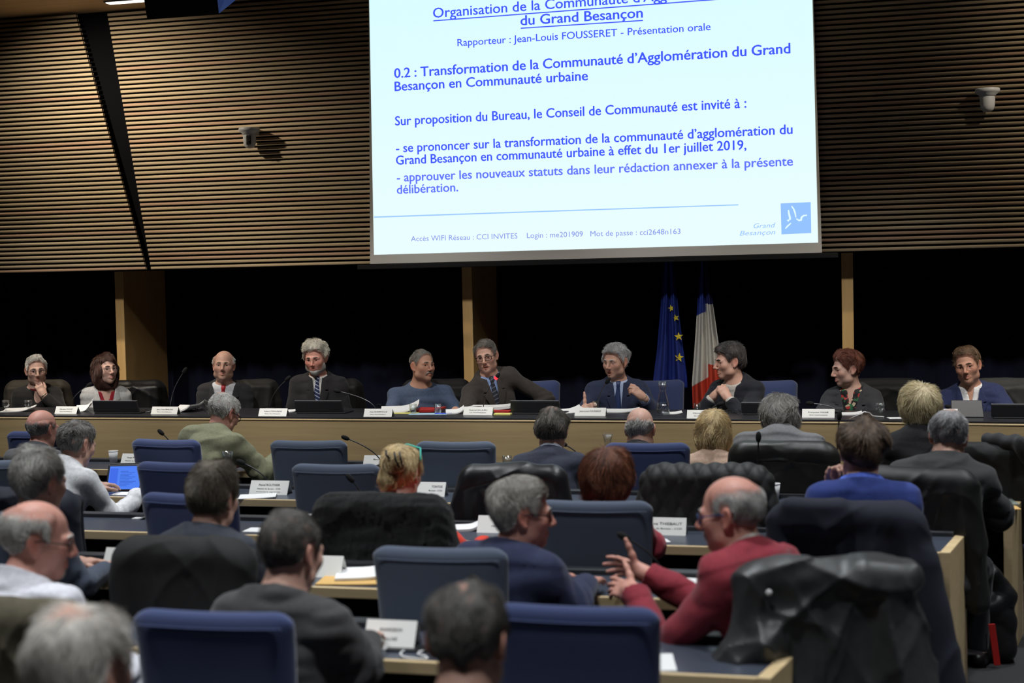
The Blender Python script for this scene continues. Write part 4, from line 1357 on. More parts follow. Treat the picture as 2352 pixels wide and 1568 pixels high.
D = [
 dais(83, 850, 0, 6, browc=lin(120, 112, 104), label='older man in a black sweater and glasses, hand held to his mouth', hair=lin(196, 194, 190), hair2=lin(224, 222, 218), glasses='steel', hk=dict(thick=.012, rec=.012), hpr=(-4, 2), sw=.165,
      wear=[dict(kind='sweater', col=lin(40, 39, 40)), dict(kind='collar', col=lin(120, 30, 34), prims='neck')],
      armL=((-.21, .20, -.22), (-.055, .175, -.04)), handL=dict(dir=(.42, -.18, .9), dorsal=(-.1, .95, .15), curls=[(30, 45, 30), (40, 50, 30), (45, 50, 30), (50, 50, 30)], thumb=(.55, .8, -.35)), skin=PALE, watch='L'),
 dais(243, 848, 4, 26, label='woman with wavy dark brown hair, glasses, grey blazer over a red top', hair=lin(56, 38, 33), hair2=lin(92, 62, 52), style='wavy', glasses='steel', fem=1, sw=.155, chest=.88, neckr=.047, hpr=(4, 2),
      wear=[dict(kind='top', col=lin(150, 32, 46), vneck=(.055, .13), off=.009, neckcut=(.012, .3)), dict(kind='jacket', col=lin(186, 186, 186), vneck=(.085, .30))], skin=PALE),
 dais(514, 840, -6, -6, label='bald man with white side hair, dark open jacket and a red tie', hair=lin(200, 198, 196), hair2=lin(228, 226, 224), style='horseshoe', hk=dict(thick=.009, bald=.062), browc=lin(120, 112, 104), hpr=(5, -2), fat=.012, belly=.03,
      wear=[dict(kind='shirt', col=lin(214, 216, 222)), dict(kind='jacket', col=lin(52, 51, 54), vneck=(.10, .36), lapel=.003)], tie=M_redtie, tiex=.03, skin=SKIN, flush=.7),
 dais(725, 822, -6, -18, label='man with thick pale grey hair and white chin beard, black suit, striped blue tie', hair=lin(186, 180, 166), hair2=lin(216, 211, 198), hk=dict(thick=.022, top=.008, amp=.0035), hpr=(-10, 2), fat=.012, belly=.03, sw=.19, scale=1.08,
      beard=.008, browc=lin(120, 110, 100), beardc=lin(206, 203, 198), beard_mo=.0, wear=[dict(kind='shirt', col=lin(218, 216, 214)), dict(kind='jacket', col=lin(42, 41, 43))], tie=M_bluestripe, tiex=.015, skin=RUDDY, flush=1.0),
 dais(970, 840, 10, 36, label='man with a grey moustache in a blue-grey sweater, looking right', hair=lin(120, 116, 112), hair2=lin(160, 156, 150), hk=dict(thick=.008, rec=.02), moustache=lin(150, 146, 142), fat=.014, belly=.04, sw=.225, chest=1.08, neckr=.064, hpr=(4, -2),
      wear=[dict(kind='sweater', col=lin(82, 96, 122))], skin=TAN, flush=.6, armL=((-.30, .12, -.24), (-.20, .42, -.16)), armR=((.29, .14, -.24), (.26, .42, -.20))),
 dais(1117, 818, 12, -12, label='laughing man in dark-rimmed glasses, brown-black suit, leaning to the side', hair=lin(88, 84, 80), hair2=lin(124, 118, 112), hk=dict(thick=.013, rec=.004), glasses='black', smile=1.0, mouth=.006, teeth=True, hpr=(-6, 9), side=.12, lean=.10, nose=1.1,
      wear=[dict(kind='shirt', col=lin(140, 164, 214)), dict(kind='jacket', col=lin(62, 57, 54))], tie=M_darkstripe, skin=SKIN, sw=.19, shl=.02, shr=-.03,
      armL=((-.47, .02, -.20), (-.28, .14, -.34)), armR=((.24, .16, -.30), (.14, .40, -.24))),
 dais(1413, 830, 2, -32, label='grey-haired man in a navy suit speaking, one thumb raised', hair=lin(166, 168, 172), hair2=lin(198, 200, 204), hk=dict(thick=.017, top=.006, amp=.0035), mouth=.007, fat=.008, sw=.19, belly=.02, hpr=(-6, 0), nose=1.1, gaze=(.1, -.45),
      wear=[dict(kind='shirt', col=lin(178, 196, 230)), dict(kind='jacket', col=lin(46, 54, 80), sleeve=.80)], tie=M_navytie, tiex=.02, skin=SKIN, scale=1.06,
      armR=((.31, .10, -.28), (.29, .32, -.185)), handR=dict(dir=(-.75, .35, .25), dorsal=(.45, .85, .1), curls=[(62, 70, 40), (66, 75, 40), (70, 75, 40), (72, 75, 40)], thumb=(.95, .30, .05), tcurl=-4, scale=1.05),
      armL=((-.29, .16, -.25), (-.175, .30, -.085)), handL=dict(dir=(.72, .10, .62), dorsal=(-.35, .75, .45), curls=[(38, 45, 30), (45, 50, 30), (55, 55, 35), (60, 55, 35)], thumb=(.5, .85, -.3)), watch='L'),
 dais(1675, 830, -26, -68, label='dark-haired man in a black bomber jacket, chin on his clasped hands', hair=lin(48, 46, 47), hair2=lin(84, 80, 80), hk=dict(thick=.018, top=.008), nose=1.12, hpr=(-6, 0), sw=.175,
      wear=[dict(kind='shirt', col=lin(190, 186, 180)), dict(kind='coat', col=lin(34, 36, 44), vneck=(.05, .16), lapel=.0, sleeve=.88)], skin=SKIN, lean=.18,
      armR=((.21, .24, -.27), (.075, .225, -.085)), armL=((-.21, .26, -.27), (-.055, .235, -.09)),
      handR=dict(dir=(-.62, .02, .78), dorsal=(.55, .65, .45), curls=[(55, 60, 40)] * 4, thumb=(.4, .85, -.4)),
      handL=dict(dir=(.60, .05, .78), dorsal=(-.45, .75, .4), curls=[(48, 55, 40)] * 4, thumb=(.4, .85, -.4))),
 dais(1945, 846, -10, -66, label='woman with short red hair in profile, dark blazer over a floral shirt', hair=lin(84, 46, 38), hair2=lin(132, 80, 64), hk=dict(thick=.018, amp=.003, top=.004), fem=1, neckr=.05, sw=.165, hpr=(-8, 0), fat=.008, skin=PALE, flush=.8,
      wear=[dict(kind='shirt', mt='floral', vneck=(.03, .10)), dict(kind='jacket', col=lin(62, 63, 68), vneck=(.085, .30))],
      armR=((.24, .18, -.24), (.0, .40, -.18)), armL=((-.24, .20, -.24), (-.10, .42, -.16)), handR=dict(dir=(-.8, .5, -.1), dorsal=(.1, .15, 1), curl=(16, 20, 12)), handL=dict(dir=(.85, .3, -.15), dorsal=(.0, .25, 1), curl=(18, 24, 14))),
 dais(2222, 840, -4, -10, label='man with short brown hair, head tilted, navy suit and open white shirt', hair=lin(82, 64, 50), hair2=lin(124, 98, 74), hk=dict(thick=.014, rec=.01, top=.006), hpr=(-4, 10), sw=.19, side=.04, skin=TAN, flush=.7,
      wear=[dict(kind='shirt', col=lin(222, 222, 224), vneck=(.03, .10)), dict(kind='jacket', col=lin(44, 52, 88), vneck=(.075, .33))],
      armR=((.27, .20, -.25), (.12, .44, -.20)), armL=((-.30, .18, -.22), (-.18, .42, -.20)), handR=dict(dir=(.1, .95, -.1), dorsal=(0, .1, 1), curl=(14, 18, 12))),
]
def hall(px, py, Y, hy, label, **k):
    hp_, hr_ = k.pop('hpr', (0, 0))
    sp = dict(px=px, py=py, Y=Y, face=k.pop('face', 0), label=label, group='people seated in the hall', skin=SKIN, gres=.010)
    sp['head'] = (hy - sp['face'], hp_, hr_); sp.update(k); return sp
G = [
 hall(98, 985, 8.2, -14, 'bald man in a grey jacket, seated in the first row at the left', style='horseshoe', hair=lin(122, 120, 118), hair2=lin(160, 158, 156), hk=dict(thick=.010, bald=.035), skin=RUDDY, flush=1, fat=.01, wear=[dict(kind='sweater', col=lin(92, 92, 94), neckcut=(.045, .2))], hpr=(-6, 0), facevis=True),
 hall(514, 950, 8.3, -22, 'man in an olive jacket leaning over the first desk, glasses on', hair=lin(176, 172, 166), hair2=lin(206, 202, 196), hk=dict(thick=.010, spot_r=.05), glasses='black', face=-20, wear=[dict(kind='jacket', col=lin(124, 124, 98), vneck=None, lapel=0, neckcut=(.060, .45), off=.03, fold=.010)], hpr=(-22, 0), lean=.27, skin=RUDDY, sw=.205,
      armR=((.30, .12, -.24), (.24, .40, -.16))),
 hall(1267, 990, 8.25, 10, 'man in a dark suit with grizzled hair and a small bald patch', hair=lin(66, 62, 58), hair2=lin(122, 116, 108), hk=dict(thick=.016, spot_r=.05, amp=.004), scale=1.12, wear=[dict(kind='shirt', col=lin(184, 194, 214), neckcut=(.06, .3)), dict(kind='jacket', col=lin(48, 52, 66), neckcut=(.03, .45))], hpr=(-8, 0), facevis=False, sw=.185),
 hall(1470, 985, 8.25, 6, 'bald man with a white hair fringe, dark jacket, behind a blue chair', style='fringe', hair=lin(184, 182, 176), hair2=lin(214, 212, 206), hk=dict(thick=.011, bald=.015), scale=1.06, wear=[dict(kind='jacket', col=lin(54, 54, 56), neckcut=(.055, .45))], hpr=(-14, 0), facevis=False, fat=.012, flush=1),
 hall(1640, 992, 8.2, 4, 'woman with a straight blonde bob, seen from behind', style='bob', hair=lin(206, 174, 120), hair2=lin(232, 208, 160), hk=dict(freq=95, amp=.004), fem=1, sw=.15, chest=.88, neckr=.047, wear=[dict(kind='top', col=lin(190, 160, 140), neckcut=(.015, .3))], facevis=False),
 hall(1790, 962, 8.45, 2, 'grey-haired woman in a grey knit sweater, head bent down', style='bouffant', hair=lin(120, 116, 112), hair2=lin(172, 168, 162), hk=dict(amp=.006), fem=1, scale=1.08, wear=[dict(kind='sweater', col=lin(120, 120, 122), neckcut=(.075, .25), off=.028, collar=.010, fold=.005)], hpr=(-40, 0), lean=.30, facevis=False, sw=.215, armR=((.34, .06, -.26), (.26, .34, -.24))),
 hall(2112, 938, 8.3, 14, 'woman with short pale blonde hair and a black jacket', style='bouffant', hair=lin(214, 190, 144), hair2=lin(238, 220, 182), hk=dict(amp=.004), fem=1, wear=[dict(kind='jacket', col=lin(36, 35, 37), vneck=None, lapel=0, neckcut=(.06, .45))], facevis=False, sw=.17),
 hall(178, 1020, 7.2, -18, 'grizzled man in a white shirt reading a tablet at the second desk', hair=lin(84, 82, 80), hair2=lin(138, 134, 130), hk=dict(thick=.015, amp=.004), stubble=.35, wear=[dict(kind='shirt', col=lin(206, 206, 208), off=.018, fold=.009, fr_=(26, 26, 16))], hpr=(-16, 0), face=-16, lean=.24, sw=.195, armR=((.25, .10, -.28), (.20, .40, -.18)), handR=dict(dir=(.0, 1, -.05), dorsal=(.2, -.1, 1))),
 hall(2180, 1003, 7.15, -10, 'grey-haired man with a thin patch, black jacket, at the second desk', hair=lin(120, 120, 122), hair2=lin(172, 172, 174), hk=dict(thick=.013, spot_r=.06), glasses='black', wear=[dict(kind='jacket', col=lin(52, 52, 54), vneck=None, lapel=0, neckcut=(.055, .45), off=.03, fold=.010)], hpr=(-20, 4), sw=.205, lean=.24, face=-14),
 hall(922, 1088, 6.1, -6, 'woman with clipped-up blonde hair and an orange-red top', style='updo', hair=lin(190, 160, 112), hair2=lin(224, 200, 152), fem=1, sw=.16, neckr=.048, headglasses=True, face=-10, armR=((.35, .06, -.24), (.30, .34, -.22)), wear=[dict(kind='top', col=lin(206, 58, 40), neckcut=(.03, .3), off=.02)], hpr=(-12, 0), facevis=True),
 hall(1393, 1098, 6.1, 6, 'woman with short red-brown hair, behind a plain grey-blue chair', style='bouffant', hair=lin(82, 50, 38), hair2=lin(132, 82, 60), hk=dict(amp=.007, freq=50), scale=1.08, fem=1, sw=.155, wear=[dict(kind='top', col=lin(168, 60, 74), neckcut=(.01, .3))], facevis=False),
 hall(1978, 1035, 6.15, 8, 'curly brown-haired man in a bright blue sweater', style='short', hair=lin(64, 52, 44), hair2=lin(112, 92, 76), hk=dict(thick=.022, amp=.007, freq=60), glasses='black', wear=[dict(kind='shirt', col=lin(86, 110, 206), neckcut=(.055, .3)), dict(kind='sweater', col=lin(40, 56, 118), off=.02, neckcut=(.030, .3))], hpr=(-4, 0), face=4, sw=.19, armL=((-.22, .16, -.20), (-.13, .18, -.02)), handL=dict(dir=(.25, -.2, .95), dorsal=(-.6, .6, .2), curl=(50, 60, 40))),
 hall(92, 1110, 5.0, -16, 'man with wavy grey hair in a dark blue-grey pullover', hair=lin(128, 126, 122), hair2=lin(176, 172, 166), hk=dict(thick=.020, amp=.006, freq=60), wear=[dict(kind='sweater', col=lin(72, 80, 96))], hpr=(-6, 0), face=-20, lean=.22, sw=.19),
 hall(490, 1145, 5.0, -8, 'man with tousled dark hair and a dark jacket, ears showing', hair=lin(62, 56, 50), hair2=lin(124, 114, 100), hk=dict(thick=.018, amp=.006, freq=60, top=.006), wear=[dict(kind='jacket', col=lin(54, 58, 68), vneck=None, lapel=0, neckcut=(.055, .3), collar=.006)], hpr=(-8, 0), face=-8, facevis=False),
 hall(1200, 1180, 5.0, -66, 'grey-haired man in glasses and a navy fleece, turned to the right', hair=lin(158, 154, 146), hair2=lin(196, 192, 184), hk=dict(thick=.017, top=.006), glasses='black', wear=[dict(kind='sweater', col=lin(44, 50, 78), neckcut=(.055, .25), off=.024, collar=.007, fold=.007)], hpr=(-4, 0), face=-28, sw=.205, lean=.06, skin=RUDDY, flush=.8),
 hall(1678, 1180, 4.75, 76, 'bald man with white moustache and blue glasses, gesturing in a dark red sweater', style='horseshoe', hair=lin(150, 148, 146), hair2=lin(190, 188, 184), hk=dict(thick=.008, bald=.068), moustache=lin(214, 210, 204), glasses='blue', skin=RUDDY, flush=.9, fat=.006, nose=1.15, hpr=(-8, 0), face=58, lean=.20, sw=.19, res=.003, gres=.008,
      wear=[dict(kind='shirt', col=lin(190, 184, 176), neckcut=(.058, .3)), dict(kind='sweater', col=lin(138, 46, 58), fold=.0065, off=.021, collar=.006, neckcut=(.050, .35), sleeve=.95)],
      armL=((-.20, .20, -.34), (-.05, .47, -.175)), armR=((.20, .30, -.27), (.10, .55, -.14)),
      handL=dict(dir=(.10, .99, .02), dorsal=(-.75, .05, .65), curls=[(6, 10, 6), (12, 14, 8), (18, 18, 10), (24, 20, 12)], thumb=(.72, .62, .25), tcurl=6, spread=1.3, scale=1.04),
      handR=dict(dir=(.05, .95, .10), dorsal=(.9, .1, .3), curls=[(8, 14, 8), (16, 18, 10), (22, 22, 12), (26, 24, 12)], thumb=(.9, .35, .1), tcurl=4, spread=1.2, scale=1.04)),
 hall(670, 1268, 4.0, -18, 'man with cropped dark hair in a charcoal suit, back to the room', hair=lin(54, 52, 50), hair2=lin(96, 92, 88), hk=dict(thick=.010, spot_r=.03, amp=.002), wear=[dict(kind='shirt', col=lin(60, 60, 64), neckcut=(.05, .3)), dict(kind='jacket', col=lin(66, 65, 66), neckcut=(.04, .45), fold=.007)], hpr=(-10, 0), face=-12, sw=.205, gres=.008, chest=1.08, facevis=True, beard=.004, beardc=lin(130, 126, 122)),
 hall(88, 1240, 4.0, -58, 'white-haired man with black glasses and a white shirt', style='horseshoe', hair=lin(190, 188, 182), hair2=lin(222, 220, 214), hk=dict(thick=.012, bald=.075), glasses='black', beard=.004, beardc=lin(200, 196, 190), skin=RUDDY, flush=.8, wear=[dict(kind='shirt', col=lin(214, 214, 222), off=.020, fold=.009)], hpr=(-10, 0), face=-18, lean=.14, sw=.235, gres=.008, armR=((.34, .10, -.28), (.33, .36, -.27))),
 hall(192, 1535, 2.55, -12, 'head of fluffy white-grey hair at the bottom left, nearest the camera', hair=lin(178, 172, 164), hair2=lin(214, 208, 200), hk=dict(thick=.018, amp=.006, freq=55, spot_r=.06), wear=[dict(kind='sweater', col=lin(80, 80, 84))], hpr=(-6, 0), facevis=False, gres=.010, scale=1.06),
 hall(1075, 1470, 3.0, 0, 'man with short dark grey hair, bottom centre, nearest row', hair=lin(66, 64, 62), hair2=lin(118, 114, 110), hk=dict(thick=.011, amp=.003, spot_r=.03), wear=[dict(kind='sweater', col=lin(60, 62, 70))], hpr=(-8, 0), facevis=False, gres=.010),
]
def people(lst):
    for sp in lst:
        wear = []
        for g_ in sp.get('wear', []):
            g_ = dict(g_)
            if g_.get('mt') == 'floral': g_['mt'] = floral()
            wear.append(g_)
        sp['wear'] = wear
        build_person(sp)
# ================================================================== COATS ON CHAIRS
def coat(px, py, Y, label, col, style='plain', rz=0.0, width=.50, low=.50, amp=.010, rough=.7, seed=1, group='coats hung on chair backs', name='coat', flare=.06, extra=(), floor=0.0, top=1.055, loc=None, res=.0085, depth=.05):
    p = Vector(loc) if loc is not None else at(px, py, Y)
    h = width / 2
    zt = top
    P = [cone((-h + .05, -.072, zt - .06), (h - .05, -.072, zt - .06), .062, .062, .03),
         rbox((0, -.095, (zt - .04 + low) / 2), (h + .012, depth * .8, (zt - .04 - low) / 2), .035, .05),
         rbox((0, -.0, (zt - .05 + low + .2) / 2), (h + .006, .05, (zt - .05 - low - .2) / 2), .03, .05)]
    for sg in (1, -1):
        P.append(cone((sg * (h - .01), -.085, zt - .10), (sg * (h + flare), -.10, low + .02), .058, .062, .05))
    P += list(extra)
    lo = np.min([q.lo for q in P], 0) - .04; hi = np.max([q.hi for q in P], 0) + .04
    A3 = [np.arange(lo[d], hi[d], res, dtype=np.float32) for d in range(3)]
    F = evaluate(P, A3, .06)
    x, y, z = A3[0][:, None, None], A3[1][None, :, None], A3[2][None, None, :]
    r1 = ripple(seed, 6, (26, 26, 5)); r2 = ripple(seed + 2, 6, (16, 16, 16)); r3 = ripple(seed + 7, 6, (40, 40, 26))
    dn = np.clip((zt - z) / .35, .15, 1)
    rid = lambda q: (1 - np.abs(np.sin(q))) ** 2.2
    sharp = lambda q: 1 - 1.6 * np.sqrt(np.abs(q) + .01)
    o = amp * (.5 * r1(x + .25 * (z - 1) * np.sign(x), y, z) * dn + .30 * r2(x, y, z))
    wp = ripple(seed + 31, 4, (9, 9, 7))(x, y, z)
    for sg in (1, -1):                           # folds fanning out from the two top corners
        dx, dz_ = (h - .06 - sg * x), (zt + .05 - z)
        th = np.arctan2(dx, dz_); rr = np.sqrt(dx ** 2 + dz_ ** 2)
        o = o + amp * 1.5 * (rid(th * (5.5 + .7 * sg) + .9 * wp + seed) - .3) * np.clip((rr - .10) / .2, 0, 1) * np.clip(1.5 - rr / .55, .25, 1)
    o = o + amp * .9 * (rid(x * 13 + 1.3 * wp + .8 * z) - .3) * dn
    if style == 'quilt':
        k = 38
        o = o * .3 + .022 * np.sqrt(np.abs(np.sin((x * 1.0 + z * .62) * k) * np.sin((x * 1.0 - z * .62) * k))) * (.4 + .6 * dn)
    if style == 'crumple':
        w2 = ripple(seed + 23, 5, (16, 16, 12))(x, y, z)
        o = o + .012 * (rid(x * 9 + z * 11 + 1.5 * w2) - .3) + .010 * (rid(x * 16 - z * 7 + 1.2 * w2 + 1) - .3) * dn
    if style == 'fur':
        o = o * .5 + .003 * ripple(seed + 11, 9, (190, 190, 170))(x, y, z)
    if style == 'yoke':
        o = o - .006 * np.exp(-((z - zt + .135 - .03 * np.cos(x * 5)) / .006) ** 2) * (y < -.05)
    v, f = surface((F - o).astype(np.float32), A3); v = relax(v, f, 1)
    col = tuple(c * .42 for c in col[:3]) + (1,)
    m = mat('coat_%s_%d_%d' % (style, int(col[0] * 5000), int(rough * 100)), col, rough, var=.15 if style != 'fur' else .5, scale=(30, 30, 30) if style != 'fur' else (220, 220, 120), bump=.10 if style != 'fur' else .8, bscale=260 if style != 'fur' else 300, sheen=.03 if style != 'fur' else .12, spec=.4)
    ob = link(name, mesh_np(name, v, f), m)
    ob.location = (p.x, p.y, floor); ob.rotation_euler = (0, 0, rz)
    tag(ob, label, 'coat', group)
    return ob
BLK = lin(34, 34, 36); NVY = lin(36, 42, 66)
def furniture():
    # plain chairs
    chair(108, 1003, 8.42, 'royal', 'blue chair mostly hidden by the bald man at the left end of the first row', .3)
    chair(397, 1004, 7.96, 'royal', 'royal blue chair left of the man in the olive jacket', -.08)
    chair(718, 1008, 7.96, 'slate', 'grey-blue chair in the first row, right of the man in olive', .06)
    chair(1054, 1010, 7.96, 'slate', 'grey-blue chair in the first row, left of the dark-suited man', .03)
    chair(1489, 1018, 7.96, 'royal', 'royal blue chair hiding the back of the bald man with a white fringe', .05)
    chair(-15, 1058, 6.89, 'slate', 'blue chair cut by the left edge, second row')
    chair(424, 1058, 6.89, 'royal', 'royal blue chair in the second row beside the glass carafe', -.05)
    chair(783, 1062, 6.89, 'slate', 'grey-blue chair left of the woman with clipped-up blonde hair', .04)
    chair(456, 1131, 5.82, 'royal', 'royal blue chair behind the tousle-haired man at left', -.06)
    chair(1372, 1162, 5.82, 'slate', 'grey-blue chair below the woman with red-brown hair', .05)
    chair(1023, 1264, 4.72, 'slate', 'large grey-blue chair left of the man in the navy fleece', .04)
    chair(515, 1405, 3.69, 'royal', 'big royal blue chair at the bottom left, left of the charcoal suit', .04)
    chair(1331, 1412, 3.92, 'royal', 'big royal blue chair at the bottom centre, nearest row', .02)
    chair(-80, 1215, 4.75, 'slate', 'grey-blue chair at the left edge behind the white-shirted man')
    # chairs with coats
    def both(px, py, Y, kind, clabel, label, col, rz=0.0, **k):
        c = chair(px, py, Y, kind, clabel, rz)
        return coat(px, py, Y, label, col, rz=rz, loc=(c.location.x, c.location.y, 0), **k)
    both(1800, 1018, 7.96, 'royal', 'chair under the worn black leather jacket', 'worn black leather jacket on a chair, below the grey knit sweater', lin(50, 48, 46), rz=.02, style='yoke', rough=.42, amp=.006, seed=4, width=.53)
    co = both(2262, 1005, 7.96, 'royal', 'chair under the black coat and scarf at the right edge', 'black coat on the chair at the right edge of the first row', lin(30, 30, 31), rz=-.1, amp=.008, seed=8, width=.50)
    P = [cone((.02, -.04, 1.06), (.20, -.13, 1.05), .045, .05, .04), cone((.20, -.13, 1.05), (.33, -.16, .72), .05, .055, .03), cone((.33, -.16, .72), (.35, -.15, .56), .055, .05, .03)]
    A3 = [np.arange(a, b, .008, dtype=np.float32) for a, b in ((-.02, .46), (-.26, .0), (.46, 1.18))]
    r1 = ripple(3, 7, (60, 60, 14)); Fs = evaluate(P, A3, .05) - .008 * r1(A3[0][:, None, None], A3[1][None, :, None], A3[2][None, None, :])
    v, f = surface(Fs.astype(np.float32), A3); sc_ = link('scarf', mesh_np('scarf', relax(v, f), f), fabric(lin(48, 48, 50)))
    sc_.location = co.location; sc_.rotation_euler = co.rotation_euler; tag(sc_, 'dark grey scarf draped over the black coat at the right edge', 'scarf')
    both(1185, 1068, 6.89, 'royal', 'chair under the glossy black padded jacket', 'glossy black nylon jacket on a chair, below the dark-suited man', lin(42, 43, 48), rz=.02, amp=.013, rough=.34, seed=12, flare=.10, width=.50)
    both(1625, 1068, 6.89, 'slate', 'chair under the black quilted jacket', 'black diamond-quilted jacket on a chair, below the blonde bob', lin(56, 56, 57), rz=.02, style='quilt', rough=.6, seed=15, width=.56, flare=.10)
    both(2110, 1068, 6.89, 'royal', 'chair under the black jacket of the grey-haired man at right', 'black jacket on the chair of the grey-haired man at the right', lin(46, 46, 47), rz=-.12, amp=.012, rough=.5, seed=18, width=.48, low=.40, flare=.04)
    both(890, 1137, 5.82, 'slate', 'chair under the fluffy black coat', 'fluffy black woollen coat on the chair of the blonde woman', lin(22, 22, 23), rz=.0, style='fur', rough=.95, seed=21, width=.56, flare=.07)
    both(1945, 1147, 5.82, 'royal', 'chair under the dark navy coat', 'long dark navy coat on a chair, below the bright blue sweater', lin(42, 46, 66), rz=-.05, amp=.010, rough=.85, seed=25, width=.55, low=.18, flare=.12,
         extra=(cone((.30, -.10, .80), (.42, -.14, .12), .07, .08, .05), rbox((-.12, -.12, 1.0), (.14, .06, .075), .05, .03)))
    both(80, 1125, 5.82, 'royal', 'chair under the dark navy jacket at the left', 'dark navy jacket on a chair beside the wavy grey-haired man', lin(40, 44, 64), rz=-.1, amp=.008, seed=28, width=.50)
    both(445, 1250, 4.7, 'slate', 'chair under the charcoal coat at left', 'charcoal coat on the chair of the tousle-haired man', lin(58, 58, 58), rz=-.02, amp=.008, rough=.8, seed=31, width=.49, flare=.01)
    M_paper2 = mat('white_badge', lin(220, 220, 220), .6)
    co2 = both(1868, 1262, 4.62, 'slate', 'chair under the shiny dark grey raincoat', 'crumpled dark grey raincoat with a hood, on the chair of the red sweater man', lin(84, 86, 88), rz=.30, amp=.014, style='crumple', rough=.38, seed=35, width=.48, low=.12, flare=.16, res=.0075,
         extra=(cone((-.20, -.12, .80), (-.36, -.10, .62), .075, .06, .06), ell((-.30, -.06, .66), (.10, .09, .10), .05), cone((.22, -.10, .9), (.36, -.16, .25), .09, .11, .06), cone((.14, -.12, 1.0), (.26, -.14, 1.0), .07, .06, .04)))
    bp_ = at(1766, 1361, co2.location.y - .19)
    M2 = (Matrix.Translation(co2.location) @ Matrix.Rotation(co2.rotation_euler.z, 4, 'Z')).inverted()
    m = MB(); m.lathe([(0, .004), (.008, .003), (.011, 0), (.010, -.004), (0, -.004)], 14, Matrix.Rotation(RAD(90), 4, 'X')); o = m.build('badge', M_paper2, co2); o.location = M2 @ bp_
    both(38, 1362, 3.69, 'slate', 'chair under the beige coat at the bottom left', 'beige-olive coat on the chair at the bottom left edge', lin(128, 120, 98), rz=.06, amp=.010, rough=.9, seed=39, width=.50)
    # coats on the chairs behind the raised desk
    def dchair(px, py, kind, clabel, label=None, col=None, dY=.25, rz_=0.0, **k):
        Y = 10.75 - px / 2352 * .3 + dY
        p = at(px, py, Y)
        rz = math.pi + rz_
        c = chair(px, py, Y, kind, clabel, rz, floor=.15, group='chairs behind the raised desk')
        if label: coat(px, py, Y, label, col, rz=rz, loc=(p.x, p.y, 0), floor=.15, group='coats on chairs behind the raised desk', **k)
    dchair(80, 865, 'royal', 'chair under the brown-grey coat at the far left of the raised desk', 'brown-grey tweed coat on the chair of the man in a black sweater', lin(92, 84, 74), amp=.006, seed=41, rz_=.3)
    dchair(300, 866, 'royal', 'chair under the black leather coat behind the grey blazer', 'black leather coat on the chair of the woman in the grey blazer', lin(36, 36, 38), amp=.010, rough=.4, seed=43, rz_=.3)
    dchair(558, 860, 'royal', 'chair under two dark coats behind the red-tied man', 'dark charcoal coat on the chair of the man with the red tie', lin(58, 57, 56), amp=.008, seed=45, rz_=.3)
    dchair(752, 868, 'royal', 'chair under the black jacket behind the striped-tie man', 'black jacket on the chair of the white-bearded man', lin(34, 34, 35), amp=.006, seed=47, rz_=.3)
    dchair(1000, 864, 'royal', 'chair under the black padded coat behind the blue-grey sweater', 'black padded coat on the chair of the moustached man', lin(36, 36, 40), amp=.008, seed=49, rz_=.2)
    dchair(1215, 862, 'royal', 'blue chair behind the laughing man', rz_=.15)
    dchair(1500, 862, 'royal', 'blue chair behind the grey-haired speaker, below the blue flag', rz_=.15, dY=.3)
    dchair(1758, 861, 'royal', 'blue chair right of the man in the bomber jacket', rz_=.1)
    dchair(2030, 860, 'royal', 'chair under the black coat right of the red-haired woman', 'black coat on the chair right of the red-haired woman', lin(38, 38, 40), amp=.005, seed=53)
    dchair(2325, 860, 'royal', 'chair under the dark grey coat at the far right of the raised desk', 'dark grey coat on the chair at the far right, behind the navy suit', lin(84, 84, 82), amp=.006, seed=55)
